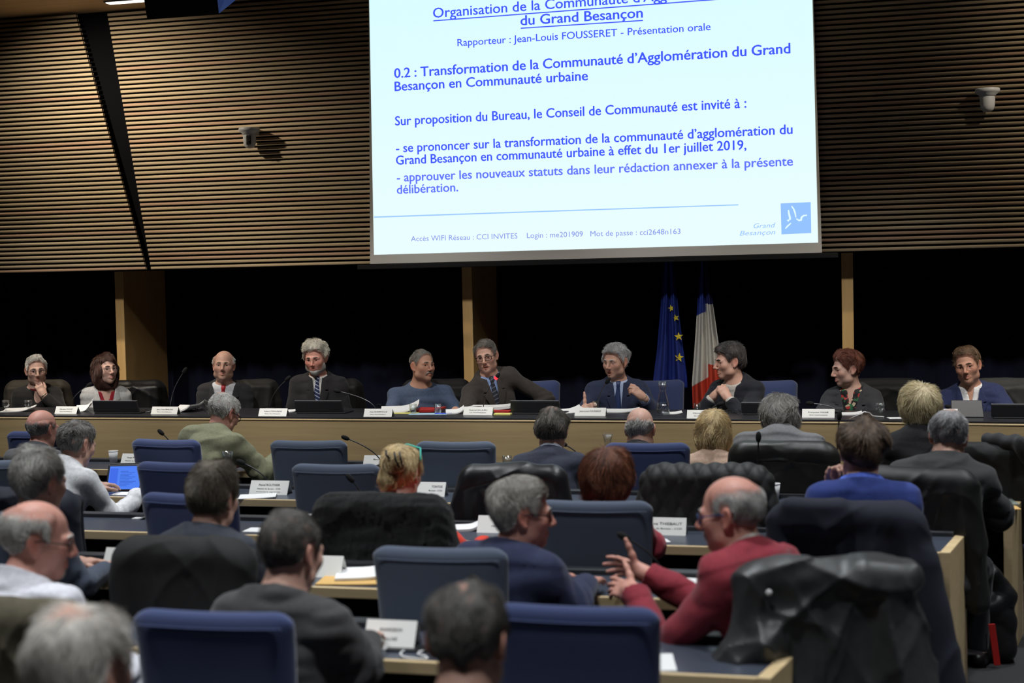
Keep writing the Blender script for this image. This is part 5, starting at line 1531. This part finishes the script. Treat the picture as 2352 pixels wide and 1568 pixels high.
# ================================================================== SMALL THINGS ON THE DESKS
M_card = mat('card_white', lin(232, 232, 228), .7); M_ink = mat('ink', lin(50, 50, 54), .8)
M_paper = mat('paper', lin(226, 226, 226), .8); M_screenback = mat('monitor_back', lin(30, 31, 34), .45)
M_steel = mat('mic_steel', lin(110, 110, 114), .3, .9); M_foam = mat('mic_foam', lin(20, 20, 22), .95, bump=.4, bscale=500)
GLS = glassy('clear_glass', (.97, .98, .985), .09); WATER = glassy('water', (.94, .96, .97), .10)
def place(name, p, rz, label, cat, group=None):
    r = empty(name, p, rz); tag(r, label, cat, group); return r
def name_card(xl, xr, yb, Z, lines, label, h=None, rz=0.0, group='name cards on the hall desks', align='c'):
    A, B = atz(xl, yb, Z), atz(xr, yb, Z)
    w = abs(B.x - A.x) / max(.9, math.cos(rz)); c = (A + B) / 2
    h = h or .075
    r = place('name_card', (c.x, (A.y + B.y) / 2, Z + .0005), rz, label, 'name card', group)
    t = .0012; d = h * .55
    m = MB()
    a = Vector((-w / 2, 0, 0))
    m.add([(-w / 2, 0, 0), (w / 2, 0, 0), (w / 2, d, h), (-w / 2, d, h), (-w / 2, t, 0), (w / 2, t, 0), (w / 2, d, h - t * 2), (-w / 2, d, h - t * 2)],
          [(0, 1, 2, 3), (5, 4, 7, 6), (0, 4, 5, 1), (0, 3, 7, 4), (1, 5, 6, 2)])
    m.add([(-w / 2, 2 * d, 0), (w / 2, 2 * d, 0), (w / 2, d, h), (-w / 2, d, h), (-w / 2, 2 * d - t, 0), (w / 2, 2 * d - t, 0), (w / 2, d, h - t * 2), (-w / 2, d, h - t * 2)],
          [(1, 0, 3, 2), (4, 5, 6, 7), (0, 1, 5, 4), (3, 0, 4, 7), (1, 2, 6, 5)])
    m.build('card', M_card, r)
    up = Vector((0, d, h)).normalized(); no = Vector((0, -h, d)).normalized() * .0008
    mm = MB()
    for i, (tx, wf, zf, cap) in enumerate(lines):
        V, P = text_fit(tx, w * wf, h * cap / .727, wide=.012)
        Wt = w * wf
        x0 = {'c': -Wt / 2, 'l': -w / 2 + w * .08, 'r': w / 2 - w * .08 - Wt}[align]
        mm.add([Vector((x0 + float(v[0]), 0, 0)) + up * (h * zf + float(v[1])) + no for v in V], P)
    if lines: mm.build('lettering', M_ink, r)
    return r
def two(a, b, wa=.62, wb=.56): return [(a, wa, .62, .17), (b, wb, .28, .13)]
def microphone(bx, by, hx, hy, Z, label, dy=0.0, lit=False, group='gooseneck microphones', r_=.0042, base=True):
    B = atz(bx, by, Z); Hh = at(hx, hy, B.y + dy)
    r = place('microphone', B, 0, label, 'microphone', group)
    e = Hh - B
    if base:
        m = MB(); m.box(-.045, .045, -.035, .05, 0, .022); m.build('base', M_dgrey, r, bevel=.008)
    p1 = Vector((e.x * .10, e.y * .1, max(.02, min(.45 * abs(e.z) + .03, e.z * .8 if e.z > 0 else .05))))
    pts = []
    for i in range(13):
        t = i / 12; pts.append((1 - t) ** 2 * Vector((0, 0, .018)) + 2 * t * (1 - t) * p1 + t * t * e)
    m = MB(); m.tube(pts, r_, 8); m.build('gooseneck', M_steel if group != 'gooseneck microphones' else M_dgrey, r)
    d = (pts[-1] - pts[-2]).normalized(); Rm = d.to_track_quat('Z', 'Y').to_matrix().to_4x4(); Rm.translation = e
    m = MB(); m.lathe([(0, -.022), (.010, -.02), (.0145, -.006), (.0155, .012), (.0125, .028), (.006, .036), (0, .038)], 16, Rm); h = m.build('foam_head', M_foam, r)
    if lit:
        m = MB(); m.lathe([(.0125, -.022), (.0158, -.018), (.0158, -.004), (.0125, 0)], 16, Rm); m.build('light_ring', emission('red_glow', lin(255, 50, 60), 2.2), h)
    return r
def drinking_glass(px, py, Z, label, stem=True, full=.4, s=1.0):
    p = atz(px, py, Z); r = place('drinking_glass', p, 0, label, 'glass', 'water glasses')
    r.scale = (s,) * 3
    m = MB()
    if stem:
        m.lathe([(0, .001), (.030, .001), (.030, .003), (.006, .008), (.005, .030), (.018, .040), (.031, .058), (.034, .078), (.031, .105), (.0295, .105), (.0325, .078), (.0295, .060), (.016, .043), (0, .041)], 24)
    else:
        m.lathe([(0, .001), (.028, .001), (.031, .02), (.033, .09), (.0315, .09), (.0295, .02), (.026, .008), (0, .008)], 24)
    m.build('bowl', GLS, r)
    if full:
        m = MB()
        if stem: m.lathe([(0, .042), (.016, .044), (.0292, .0605), (.0315, .07), (0, .07)], 20)
        else: m.lathe([(0, .009), (.0255, .009), (.029, .02), (.0298, .02 + .07 * full), (0, .02 + .07 * full)], 20)
        m.build('water', WATER, r)
    return r
def carafe(px, py, Z, label, full=.5, s=1.0):
    p = atz(px, py, Z); r = place('carafe', p, 0, label, 'carafe', 'glass carafes'); r.scale = (s,) * 3
    m = MB(); m.lathe([(0, .001), (.046, .001), (.049, .01), (.044, .09), (.026, .155), (.023, .18), (.034, .245), (.0325, .245), (.0215, .18), (.0245, .155), (.0425, .09), (.047, .012), (0, .006)], 28); m.build('bottle', GLS, r)
    if full:
        m = MB(); m.lathe([(0, .007), (.0465, .012), (.0455, .05), (.0422, .092), (0, .092)], 24); m.build('water', WATER, r)
    return r
def paper_cup(px, py, Z, label):
    p = atz(px, py, Z); r = place('paper_cup', p, 0, label, 'cup', 'paper cups')
    m = MB(); m.lathe([(0, .002), (.026, .002), (.034, .086), (.0325, .086), (.0250, .006), (0, .006)], 28); m.build('cup_wall', M_paper, r)
    m = MB(); m.lathe([(.0325, .085), (.0355, .085), (.0360, .088), (.0345, .090), (.0325, .088)], 28); m.build('rim', M_paper, r)
    return r
def sheet(px, py, Z, w, d, rz, label, m_=None, t=.003, name='paper_sheet', cat='paper', curl=0.0, group='papers on the desks', lift=.0):
    p = atz(px, py, Z); n = 8
    vs = []; 
    for side in (0, 1):
        for j in range(n + 1):
            for i in range(n + 1):
                u, v = i / n - .5, j / n - .5
                z = (t if side else 0) + curl * (max(0, u) ** 2 * 2 + max(0, v) ** 2 * 1.2) + .0006 + lift
                vs.append((u * w, v * d, z))
    k = (n + 1) ** 2; fs = []
    for j in range(n):
        for i in range(n):
            a = j * (n + 1) + i; q = (a, a + 1, a + n + 2, a + n + 1)
            fs.append(q[::-1]); fs.append(tuple(x + k for x in q))
    for i in range(n):
        for a, b in ((i, i + 1), ((n + 1) * n + i + 1, (n + 1) * n + i), ((i + 1) * (n + 1), i * (n + 1)), (i * (n + 1) + n, (i + 1) * (n + 1) + n)):
            fs.append((a, b, b + k, a + k))
    mb = MB(); mb.add(vs, fs); o = mb.build(name, m_ or M_paper)
    o.location = p; o.rotation_euler = (0, 0, rz)
    tag(o, label, cat, group); return o
def monitor(xl, xr, yt, yb, label, dz=ZD):
    A, B = atz(xl, yb, dz), atz(xr, yb, dz); c = (A + B) / 2; w = B.x - A.x
    rz = -.034
    top = at((xl + xr) / 2, yt, c.y + .02); h = max(.08, top.z - dz)
    r = place('desk_monitor', (c.x, c.y, dz), rz, label, 'monitor', 'monitors on the raised desk')
    T = .10
    m = MB()
    q = [(-w / 2, -.004, .012), (w / 2, -.004, .012), (w / 2 - .012, -T * .2, h), (-w / 2 + .0, -T * .2, h)]
    # back of the screen leaning towards the hall, seen as a dark slab with a paler top edge
    th = .022
    q2 = [(x, y + th, z + (.004 if z > .05 else 0)) for x, y, z in q]
    m.add(q + q2, [(0, 1, 2, 3), (5, 4, 7, 6), (0, 4, 5, 1), (0, 3, 7, 4), (1, 5, 6, 2), (3, 2, 6, 7)])
    b = m.build('screen_housing', M_screenback, r, bevel=.004)
    m = MB(); m.box(-w / 2, w / 2 - .012, -T * .2 - .001, -T * .2 + .024, h + .002, h + .008); m.build('top_edge', mat('monitor_rim', lin(104, 106, 112), .4), b, bevel=.002)
    m = MB(); vs = [(x * .96, y + .0006, z * .96 + .006) for x, y, z in q2]; m.add(vs, [(1, 0, 3, 2)]); m.build('display', mat('display_glass', lin(10, 11, 13), .1), b)
    m = MB(); m.box(-w * .46, w * .46 + .04, -.02, .16, 0, .012); m.build('base', M_dgrey, r, bevel=.004)
    return r
def smalls():
    Z = ZD
    G_ = 'name cards on the raised desk'
    def dc(xl, xr, yb, lines, label, **k): name_card(xl, xr, yb, Z, lines, label, h=.058, rz=-.034, group=G_, **k)
    dc(124, 176, 950, two('Martine DONEY', '5ème Vice-Présidente'), 'white name card reading Martine DONEY')
    dc(345, 407, 951, two('Jean-Yves PRALON', '7ème Vice-Président'), 'white name card reading Jean-Yves PRALON')
    dc(592, 658, 955.5, two('Robert STEPOURJINE', '9ème Vice-Président'), 'white name card reading Robert STEPOURJINE')
    dc(834, 900, 957, two('Alain BLESSEMAILLE', '3ème Vice-Président'), 'white name card reading Alain BLESSEMAILLE')
    dc(1063, 1131, 953, two('Gabriel BAULIEU', '1er Vice-Président'), 'white name card reading Gabriel BAULIEU')
    dc(1319, 1391, 955, [('Jean-Louis FOUSSERET', .7, .56, .2)], 'white name card reading Jean-Louis FOUSSERET')
    dc(1577, 1651, 961, two('Michel LOYAT', '2ème Vice-Président'), 'white name card reading Michel LOYAT')
    dc(1842, 1917, 959, two('Françoise PRESSE', '4ème Vice-Présidente'), 'white name card reading Françoise PRESSE')
    dc(2128, 2200, 959, [('NZE', .18, .56, .18)], 'white name card ending in NZE, beside the blonde head', align='r')
    # microphones on the raised desk
    gm = 'microphones on the raised desk'
    for bx, by, hx, hy, lit, lb in ((160, 941, 204, 884, 0, 'microphone between the black sweater and the grey blazer'), (391, 941, 423, 852, 0, 'tall microphone left of the red-tied man'),
                                    (619, 942, 660, 870, 0, 'microphone in front of the black suit, left side'), (863, 944, 776, 898, 0, 'microphone bent left, beside the white-bearded man'),
                                    (1110, 944, 1141, 865, 1, 'microphone with a glowing red ring before the laughing man'), (1371, 946, 1395, 876, 0, 'microphone held near the grey-haired speaker'),
                                    (1633, 949, 1652, 928, 0, 'low microphone in front of the bomber jacket'), (1920, 948, 1863, 926, 0, 'microphone bent left before the red-haired woman'),
                                    (2197, 951, 2182, 935, 0, 'low microphone before the man in the navy suit')):
        microphone(bx, by, hx, hy, Z, lb, lit=bool(lit), group=gm, r_=.0035)
    for xl, xr, yt, yb, lb in ((214, 321, 921, 949, 'black monitor in front of the woman in the grey blazer'), (678, 790, 921, 949, 'black monitor in front of the white-bearded man'),
                               (1173, 1289, 921, 951, 'black monitor right of the laughing man'), (1703, 1822, 925, 953, 'black monitor right of the man in the bomber jacket'), (2277, 2390, 929, 961, 'black monitor at the far right of the raised desk')):
        monitor(xl, xr, yt, yb, lb)
    for px, py, st, lb, s in ((14, 946, 1, 'stemmed water glass at the left end of the raised desk', .95), (66, 946, 1, 'stemmed water glass before the man in the black sweater', .95), (477, 945, 1, 'water glass before the red-tied man', .9),
                              (949, 950, 0, 'tumbler before the moustached man, left one', .85), (1006, 950, 0, 'tumbler before the moustached man, right one', .85), (1368, 944, 0, 'tumbler before the grey-haired speaker', .85),
                              (1601, 948, 0, 'tumbler before the man in the bomber jacket', .8), (2022, 958, 1, 'stemmed glass right of the red-haired woman', .95), (2075, 958, 1, 'stemmed glass left of the short blonde head', .95)):
        drinking_glass(px, py, Z, lb, bool(st), .4, s)
    carafe(1523, 953, Z, 'glass water carafe beside the grey-haired speaker', .5)
    RED = mat('red_folder', lin(170, 40, 36), .6); YEL = mat('yellow_paper', lin(226, 220, 130), .8); BLU = mat('pale_blue_paper', lin(170, 200, 220), .8)
    for px, py, w, d, rz, m_, lb, cu, t in ((42, 944, .26, .18, .3, None, 'loose white papers before the man in the black sweater', .05, .006), (192, 943, .14, .2, .4, None, 'curled white paper left of the first monitor', .12, .004),
                                      (325, 946, .16, .14, .0, None, 'white sheet right of the first monitor', .01, .003), (425, 944, .26, .2, -.2, None, 'open magazine before the red-tied man', .10, .012),
                                      (668, 945, .12, .12, .2, None, 'small white paper before the black suit', .02, .006), (918, 946, .30, .2, .25, None, 'tilted white papers before the blue-grey sweater', .10, .010),
                                      (985, 944, .22, .18, -.1, RED, 'red folder before the moustached man', .02, .016), (925, 949, .24, .10, .0, YEL, 'yellow sheet under the tilted white papers', .0, .004),
                                      (985, 951, .30, .12, .1, BLU, 'pale blue sheet on the desk before the moustached man', .0, .003), (1045, 949, .14, .14, .3, None, 'white notes left of the laughing man', .06, .008),
                                      (1120, 940, .40, .16, .0, None, 'stack of white papers before the laughing man', .03, .020), (1155, 952, .13, .06, .0, YEL, 'pad of yellow notes left of the second-from-centre monitor', .0, .010),
                                      (1150, 946, .16, .12, .0, RED, 'red folder edge beside the yellow note pad', .0, .012), (1306, 947, .22, .16, .5, None, 'white paper propped left of the speaker', .06, .004),
                                      (1425, 946, .26, .16, -.1, None, 'white papers right of the speaker name card', .03, .008), (1545, 950, .14, .1, .2, None, 'small white paper beside the carafe', .02, .004),
                                      (1955, 952, .16, .12, .1, None, 'white paper before the red-haired woman', .02, .006), (2070, 960, .18, .10, .2, None, 'white paper under the right-hand stemmed glass', .0, .002)):
        sheet(px, py, Z, w, d, rz, lb, m_, t, curl=cu, group='papers on the raised desk')
    # sparkly tablet cover of the man in the navy suit
    A, B = atz(2184, 957, Z), atz(2262, 961, Z); c = (A + B) / 2; w = B.x - A.x
    r = place('tablet_stand', (c.x, c.y, Z), -.034, 'tablet in a black glittery cover before the navy suit man', 'tablet')
    m = MB(); m.add([(-w / 2, 0, .004), (w / 2, 0, .004), (w / 2 - .01, .06, .115), (-w / 2 - .0, .06, .115), (-w / 2, .01, .004), (w / 2, .01, .004), (w / 2 - .01, .07, .115), (-w / 2, .07, .115)], [(0, 1, 2, 3), (5, 4, 7, 6), (0, 4, 5, 1), (0, 3, 7, 4), (1, 5, 6, 2), (3, 2, 6, 7)])
    m.build('cover', mat('glitter', lin(7, 7, 8), .4, color2=lin(44, 44, 46), scale=(420, 420, 420)), r, bevel=.003)
    m = MB(); m.box(-w / 2, w / 2, 0, .15, 0, .004); m.build('keyboard', M_dgrey, r)
    m = MB(); cpts = [atz(q[0], q[1], Z + .012) for q in ((1855, 958), (1870, 948), (1900, 944), (1935, 950))]
    pts = [atz(*q, Z + zz) for q, zz in (((1952, 962), .006), ((1962, 957), .05), ((1985, 945), .10), ((1998, 948), .02), ((2005, 955), .006), ((2030, 957), .006))]
    m.tube([Vector(p) - pts[0] for p in pts], .004, 8); o = m.build('white_cable', M_paper); o.location = pts[0]; tag(o, 'white charging cable looping before the red-haired woman', 'cable')
    # ---------------- hall desks
    T = ZT_
    name_card(275, 330, 1065, T, [('Serge RUTK', .5, .62, .16), ('Membre du Bureau', .62, .28, .12)], 'name card on the first desk beside the paper cup', h=.07)
    name_card(832, 912, 1070, T, [('Bernard GA', .42, .62, .16)], 'name card on the first desk, left of the clipped-up blonde hair', h=.07)
    name_card(569, 661, 1136, T, [('Pascal ROUTHIER', .55, .70, .17), ('Membre du Bureau - CCD', .6, .42, .11), ('Politique agricole', .62, .2, .07)], 'name card reading Pascal ROUTHIER on the second desk', h=.08)
    name_card(935, 1022, 1140, T, [('TONTOZ', .3, .70, .17), ('Bureau - CCD', .36, .42, .11)], 'name card on the second desk, right of the blonde updo', h=.08, align='r')
    name_card(630, 738, 1218, T, [('Ro          PHIN', .62, .70, .16)], 'name card on the third desk behind the cropped dark head', h=.08)
    name_card(1093, 1185, 1224, T, [('Mi', .12, .70, .17), ('Membre', .26, .40, .11)], 'name card on the third desk, left of the navy fleece man', h=.08)
    name_card(1455, 1576, 1229, T, [('ne THIEBAUT', .55, .66, .17), ('de Bureau - CCD', .5, .38, .11)], 'name card ending in THIEBAUT on the third desk', h=.08, align='r')
    name_card(229, 345, 1306, T, [('Jean-François MI', .62, .66, .15), ('PUGEY-SUR-L', .45, .28, .13)], 'name card reading Jean-François on the fourth desk at left', h=.085)
    name_card(690, 784, 1326, T, [], 'blank side of a name card on the fourth desk, beside the kraft envelope', h=.085)
    name_card(830, 953, 1492, T, [('ANARGEON', .45, .70, .14), ('PALISE', .3, .36, .12)], 'name card on the nearest desk beside the blue pen', h=.09)
    for bx, by, hx, hy, dy, lb in ((410, 1064, 371, 994, 0, 'microphone peeking over the royal blue chair in the first row'), (879, 1074, 795, 1006, 0, 'microphone bent left over the maple panel, first desk'),
                                   (1344, 1078, 1296, 1020, 0, 'microphone right of the dark-suited man'), (1741, 1152, 1742, 1006, 0, 'upright microphone before the black leather jacket'),
                                   (1922, 1094, 1928, 957, 0, 'upright microphone left of the short blonde woman'), (626, 1132, 556, 1062, 0, 'microphone beside the olive jacket sleeve'),
                                   (852, 1206, 806, 1100, 0, 'dark microphone against the grey-blue second-row chair'), (1532, 1346, 1436, 1234, 0, 'microphone over the hands of the red sweater man'),
                                   (1182, 1492, 1096, 1336, 0, 'microphone against the large grey-blue chair')):
        Zb = T; microphone(bx, by, hx, hy, Zb, lb, dy)
    paper_cup(261, 1063, T, 'white paper cup on the first desk, left of the blue chairs')
    paper_cup(1778, 1146, T, 'white paper cup beside the quilted jacket')
    carafe(525, 1130, T, 'glass carafe on the second desk beside a royal blue chair', .3, 1.02)
    carafe(1397, 1081, T, 'glass carafe on the first desk left of the bald man with a white fringe', .0, 1.0)
    drinking_glass(1165, 1077, T, 'tumbler on the first desk left of the dark-suited man', False, .5, 1.0)
    KR = mat('kraft_paper', lin(206, 166, 100), .8)
    for px, py, w, d, rz, m_, lb, cu, t in ((305, 1134, .24, .12, .1, None, 'white sheet below the tablet', .0, .003), (592, 1141, .22, .15, .35, None, 'white sheet before the Pascal ROUTHIER card', .01, .004),
                                      (600, 1218, .16, .12, .05, None, 'white sheet left of the third-desk name card', .0, .004), (1072, 1218, .15, .07, .3, None, 'crumpled white tissue on the third desk, right of the fluffy coat', .05, .012),
                                      (1512, 1243, .10, .08, .4, None, 'white sheet before the THIEBAUT card', .0, .003), (280, 1325, .18, .12, .4, None, 'white sheet beside the Jean-François card', .0, .004),
                                      (1600, 1336, .16, .10, -.1, None, 'white sheet in front of the red sweater', .0, .004), (1503, 1522, .13, .20, .2, None, 'white sheet on the nearest desk right of the blue chair', .0, .003),
                                      (872, 1482, .12, .10, .3, None, 'white sheet under the nearest name card', .01, .003), (45, 1068, .10, .06, .1, None, 'small white paper on the first desk at the far left', .0, .003), (325, 1190, .07, .09, .0, None, 'white pad by the hand of the tablet reader', .02, .006)):
        sheet(px, py, T, w, d, rz, lb, m_, t, curl=cu)
    sheet(818, 1333, T, .30, .20, .12, 'kraft envelope on the fourth desk', KR, .006, name='envelope', cat='envelope', curl=.01)
    sheet(832, 1326, T, .22, .18, .3, 'white papers on top of the kraft envelope', None, .01, curl=.03, lift=.008)
    sheet(2285, 1164, T, .22, .20, .15, 'kraft envelope at the right end of the second desk', KR, .004, name='envelope', cat='envelope')
    sheet(2288, 1157, T, .20, .17, .1, 'green-grey magazine on the right end of the second desk', mat('magazine', lin(70, 84, 78), .4, color2=lin(150, 158, 150), scale=(14, 30, 10)), .008, name='magazine', cat='magazine', lift=.005)
    # tablet
    p = atz(283, 1128, T); r = place('tablet', p, RAD(12), 'tablet with a blue document on screen, in a black stand-up case', 'tablet')
    tilt = RAD(28); M = Matrix.Rotation(-tilt, 4, 'X')
    m = MB(); m.box(-.115, .115, -.006, .008, .0, .178, M); cs = m.build('case', M_dgrey, r, bevel=.006)
    m = MB(); m.box(-.10, .10, -.0072, -.0062, .012, .164, M); scn = m.build('display', emission('tablet_blue', lin(84, 134, 250), .95), r)
    m = MB(); m.box(-.095, -.045, -.0078, -.0073, .02, .150, M); m.build('page_panel', emission('tablet_blue_dark', lin(70, 112, 238), .95), scn)
    m = MB()
    for k in range(11): m.box(-.028, .02 + .06 * ((k * 37) % 10) / 10, -.0078, -.0073, .128 - k * .0095, .1305 - k * .0095, M)
    m.build('text_lines', emission('tablet_ink', lin(50, 84, 190), .8), scn)
    m = MB(); m.box(-.11, .11, .150, .158, .0, .11, Matrix.Rotation(RAD(24), 4, 'X')); m.build('stand_flap', M_dgrey, r)
    # pens, phone, cable on the nearest desk
    def pen(px, py, rz, label, Zp, col=lin(40, 60, 220), tilt=0):
        p = atz(px, py, Zp); r = place('pen', p + Vector((0, 0, .005)), rz, label, 'pen', 'pens')
        Mx = Matrix.Rotation(RAD(90), 4, 'Y')
        m = MB(); m.lathe([(0, -.07), (.001, -.07), (.0042, -.058), (.0045, .045), (0, .045)], 10, Mx); m.build('barrel', mat('pen_blue', col, .3), r)
        m = MB(); m.lathe([(.0047, .020), (.005, .024), (.005, .068), (0, .070)], 10, Mx); m.build('cap', mat('pen_cap', lin(30, 44, 200), .3), r)
    pen(905, 1484, RAD(32), 'blue pen lying before the nearest name card', T)
    p = atz(940, 1492, T); m = MB(); m.box(-.075, .075, -.035, .035, 0, .009); o = m.build('phone', M_dgrey, None, bevel=.004); o.location = p; o.rotation_euler = (0, 0, .05); tag(o, 'black phone on the nearest desk by the white cable', 'phone')
    m = MB(); pts = [atz(*q, T + .006) for q in ((930, 1492), (918, 1500), (925, 1508), (950, 1512), (985, 1513), (975, 1505), (958, 1502), (965, 1495), (990, 1494))]
    fine = []
    for i in range(len(pts) - 1):
        for k in range(5):
            t = k / 5; fine.append(pts[i].lerp(pts[i + 1], t))
    for _ in range(3): fine = [fine[0]] + [(fine[i - 1] + fine[i] * 2 + fine[i + 1]) / 4 for i in range(1, len(fine) - 1)] + [fine[-1]]
    m.tube([q - pts[0] for q in fine], .003, 8); o = m.build('white_cable', M_paper); o.location = pts[0]; tag(o, 'white cable curled on the nearest desk', 'cable')
    def spectacles(px, py, Zp, rz, label):
        p = atz(px, py, Zp); r = place('spectacles', p, rz, label, 'glasses', 'spectacles lying on the desks')
        for sg in (1, -1):
            m = MB(); m.tube([(sg * .033 + .024 * math.cos(a), -.004, .02 + .016 * math.sin(a)) for a in np.linspace(0, 6.28, 16, endpoint=False)], .002, 6, closed=True)
            if sg > 0: m.tube([(-.009, -.004, .022), (.009, -.004, .022)], .002, 6)
            m.build('rim', M_dgrey, r)
        m = MB(); m.tube([(-.057, -.004, .024), (-.05, .04, .012), (.04, .05, .004)], .002, 6); m.build('temple', M_dgrey, r)
        m = MB(); m.tube([(.057, -.004, .024), (.05, .035, .014), (-.04, .045, .006)], .002, 6); m.build('temple', M_dgrey, r)
    spectacles(1330, 1340, T, .3, 'dark spectacles on the fourth desk by the gesturing hands')
    spectacles(452, 944, Z, -.3, 'black spectacles beside the open magazine before the red-tied man')
    spectacles(670, 941, Z, .2, 'spectacles on the small white paper before the black suit')
    spectacles(880, 938, Z, .1, 'spectacles on the desk left of the tilted white papers')
    spectacles(1683, 952, Z, .2, 'spectacles on the desk left of the bomber jacket man monitor')
    pen(1018, 951, .05, 'blue pen on the raised desk, between tumbler and white notes', Z)
    pen(622, 1066, .3, 'blue pen on the first desk by the hand of the man in olive', T)
    p = atz(1990, 957, Z); m = MB(); m.box(-.024, .024, -.016, .016, 0, .032); o = m.build('charger', M_dgrey, None, bevel=.004); o.location = p; tag(o, 'small black charger block before the red-haired woman', 'charger')
    # bag with a red strap on the floor in the aisle
    p = atz(2266, 1512, 0.0)
    P = [rbox((0, 0, .14), (.14, .10, .14), .06, .04), ell((-.02, -.03, .30), (.13, .10, .07), .05), cone((-.1, 0, .32), (.1, .02, .34), .03, .03, .03), cone((.10, -.02, .33), (.02, -.06, .46), .05, .04, .04)]
    A3 = [np.arange(a, b, .009, dtype=np.float32) for a, b in ((-.24, .26), (-.2, .2), (-.02, .55))]
    r1 = ripple(77, 8, (34, 34, 34)); Fb = evaluate(P, A3, .06) - .010 * np.abs(r1(A3[0][:, None, None], A3[1][None, :, None], A3[2][None, None, :]))
    Fb = np.maximum(Fb, .003 - A3[2][None, None, :])
    v, f = surface(Fb.astype(np.float32), A3); o = link('bag', mesh_np('bag', relax(v, f), f), mat('bag_nylon', lin(30, 30, 32), .4, bump=.2, bscale=60)); o.location = p
    tag(o, 'crumpled black bag on the floor in the aisle, red strap hanging', 'bag')
    m = MB(); m.box(-.016, .016, -.003, .003, 0, .21, Matrix.Rotation(RAD(-7), 4, 'Y')); st = m.build('strap', mat('red_strap', lin(206, 40, 36), .6), o, bevel=.002); st.location = (.035, -.175, .015)
    # flags
    flag('eu'); flag('fr')
def flag(kind):
    Yf = 11.42
    if kind == 'eu':
        L = [(1524, 600), (1517, 700), (1508, 800), (1499, 870), (1497, 890)]; R = [(1546, 600), (1556, 700), (1568, 800), (1577, 865), (1578, 885)]
        lb = 'blue flag with yellow stars, hanging behind the grey-haired speaker'
    else:
        L = [(1609, 600), (1601, 700), (1594, 800), (1588, 880), (1590, 935)]; R = [(1624, 600), (1637, 700), (1650, 790), (1660, 870), (1668, 935)]
        lb = 'French flag in blue, white and red, hanging behind the bomber jacket man'
    nu, nv = 150, 220
    ly = np.array([q[1] for q in L], float); lx = np.array([q[0] for q in L], float); ry = np.array([q[1] for q in R], float); rx = np.array([q[0] for q in R], float)
    V = []; C = []
    ytop, ybot = 588.0, (888.0 if kind == 'eu' else 938.0)
    for j in range(nv + 1):
        t = j / nv
        for i in range(nu + 1):
            u = i / nu
            yb_ = ybot - (0 if kind == 'eu' else 6 * u) + (6 * math.sin(u * 9) if t == 1 else 0)
            y = ytop + (yb_ - ytop) * t
            x = np.interp(y, ly, lx) * (1 - u) + np.interp(y, ry, rx) * u
            if y < 600: x = (lx[0] * (1 - u) + rx[0] * u)
            fold = (.045 * math.sin(u * 13.5 + .5) + .02 * math.sin(u * 27 + t * 2)) * (.4 + .6 * t)
            p = at(float(x), float(y), Yf); V.append((p.x, Yf + fold, p.z))
            if kind == 'eu':
                C.append(lin(32, 52, 138)[:3])
            else:
                if u < .53:
                    yb1 = 725 - 10 * u / .53; yb2 = 888 - 22 * u / .53
                    edge = 1599 - (y - 720) * .085
                    c = lin(36, 58, 150) if y < yb1 or (x < edge and y < 815) else (lin(206, 204, 196) if y < yb2 else lin(196, 62, 42))
                else:
                    c = lin(26, 34, 92) if y < 698 else (lin(206, 204, 196) if y < 836 + (u - .53) * 8 else lin(200, 66, 44))
                C.append(c[:3])
    n = nu + 1
    Fq = np.array([(j * n + i, j * n + i + 1, (j + 1) * n + i + 1, (j + 1) * n + i) for j in range(nv) for i in range(nu)])
    V = np.array(V)
    base = at((L[0][0] + R[0][0]) / 2, 600, Yf)
    r = empty('flag', (base.x, Yf, .15)); tag(r, lb, 'flag', 'flags behind the raised desk')
    o0 = np.array([base.x, Yf, .15])
    cl = link('cloth', mesh_np('cloth', V - o0, Fq, True, C), mat('flag_cloth', (1, 1, 1, 1), .7, attr='Col', var=.08, scale=(10, 10, 10), bump=.1, bscale=500), r)
    sd = cl.modifiers.new('thick', 'SOLIDIFY'); sd.thickness = .002
    m = MB(); m.tube([(.0, .06, 0), (.0, .06, 2.1)], .014, 10); m.build('pole', mat('flag_pole', lin(150, 120, 60), .35, .7), r)
    m = MB(); m.lathe([(0, 0), (.17, 0), (.17, .02), (.05, .05), (.03, .10), (0, .10)], 24, Matrix.Translation((0, .06, 0))); m.build('base', M_dgrey, r)
    if kind == 'eu':
        for cx, cy, rr, ang, part in ((1540, 708, 8.5, 15, 'l'), (1551, 730, 8.5, 15, 'c'), (1558, 773, 10.5, 4, ''), (1559, 821, 11, -8, '')):
            m = MB(); pts = []
            for k in range(10):
                a = RAD(90 + ang + k * 36); q = rr * (1 if k % 2 == 0 else .40)
                pts.append((cx + q * math.cos(a), cy - q * math.sin(a)))
            if part == 'l': pts = [(min(x, 1543.5), y) for x, y in pts]
            if part == 'c': pts = [(max(x, 1546.0), max(y, 722)) for x, y in pts]
            pp = [at(x, y, Yf - .072) for x, y in pts]
            # lay each point on the cloth
            W = []
            for q in pp:
                k = np.argmin((V[:, 0] - q.x) ** 2 + (V[:, 2] - q.z) ** 2); W.append(Vector((q.x, V[k][1] - .006, q.z)) - Vector(o0))
            ym = min(w.y for w in W)
            for w in W: w.y = ym - .004 + (w.y - ym) * .25
            cen = sum(W, Vector()) / len(W)
            m.add(W + [cen], [(i, (i + 1) % 10, 10) for i in range(10)]); m.build('star', mat('star_yellow', lin(226, 206, 56), .7), cl)
furniture()
smalls()
people(D)
people(G)
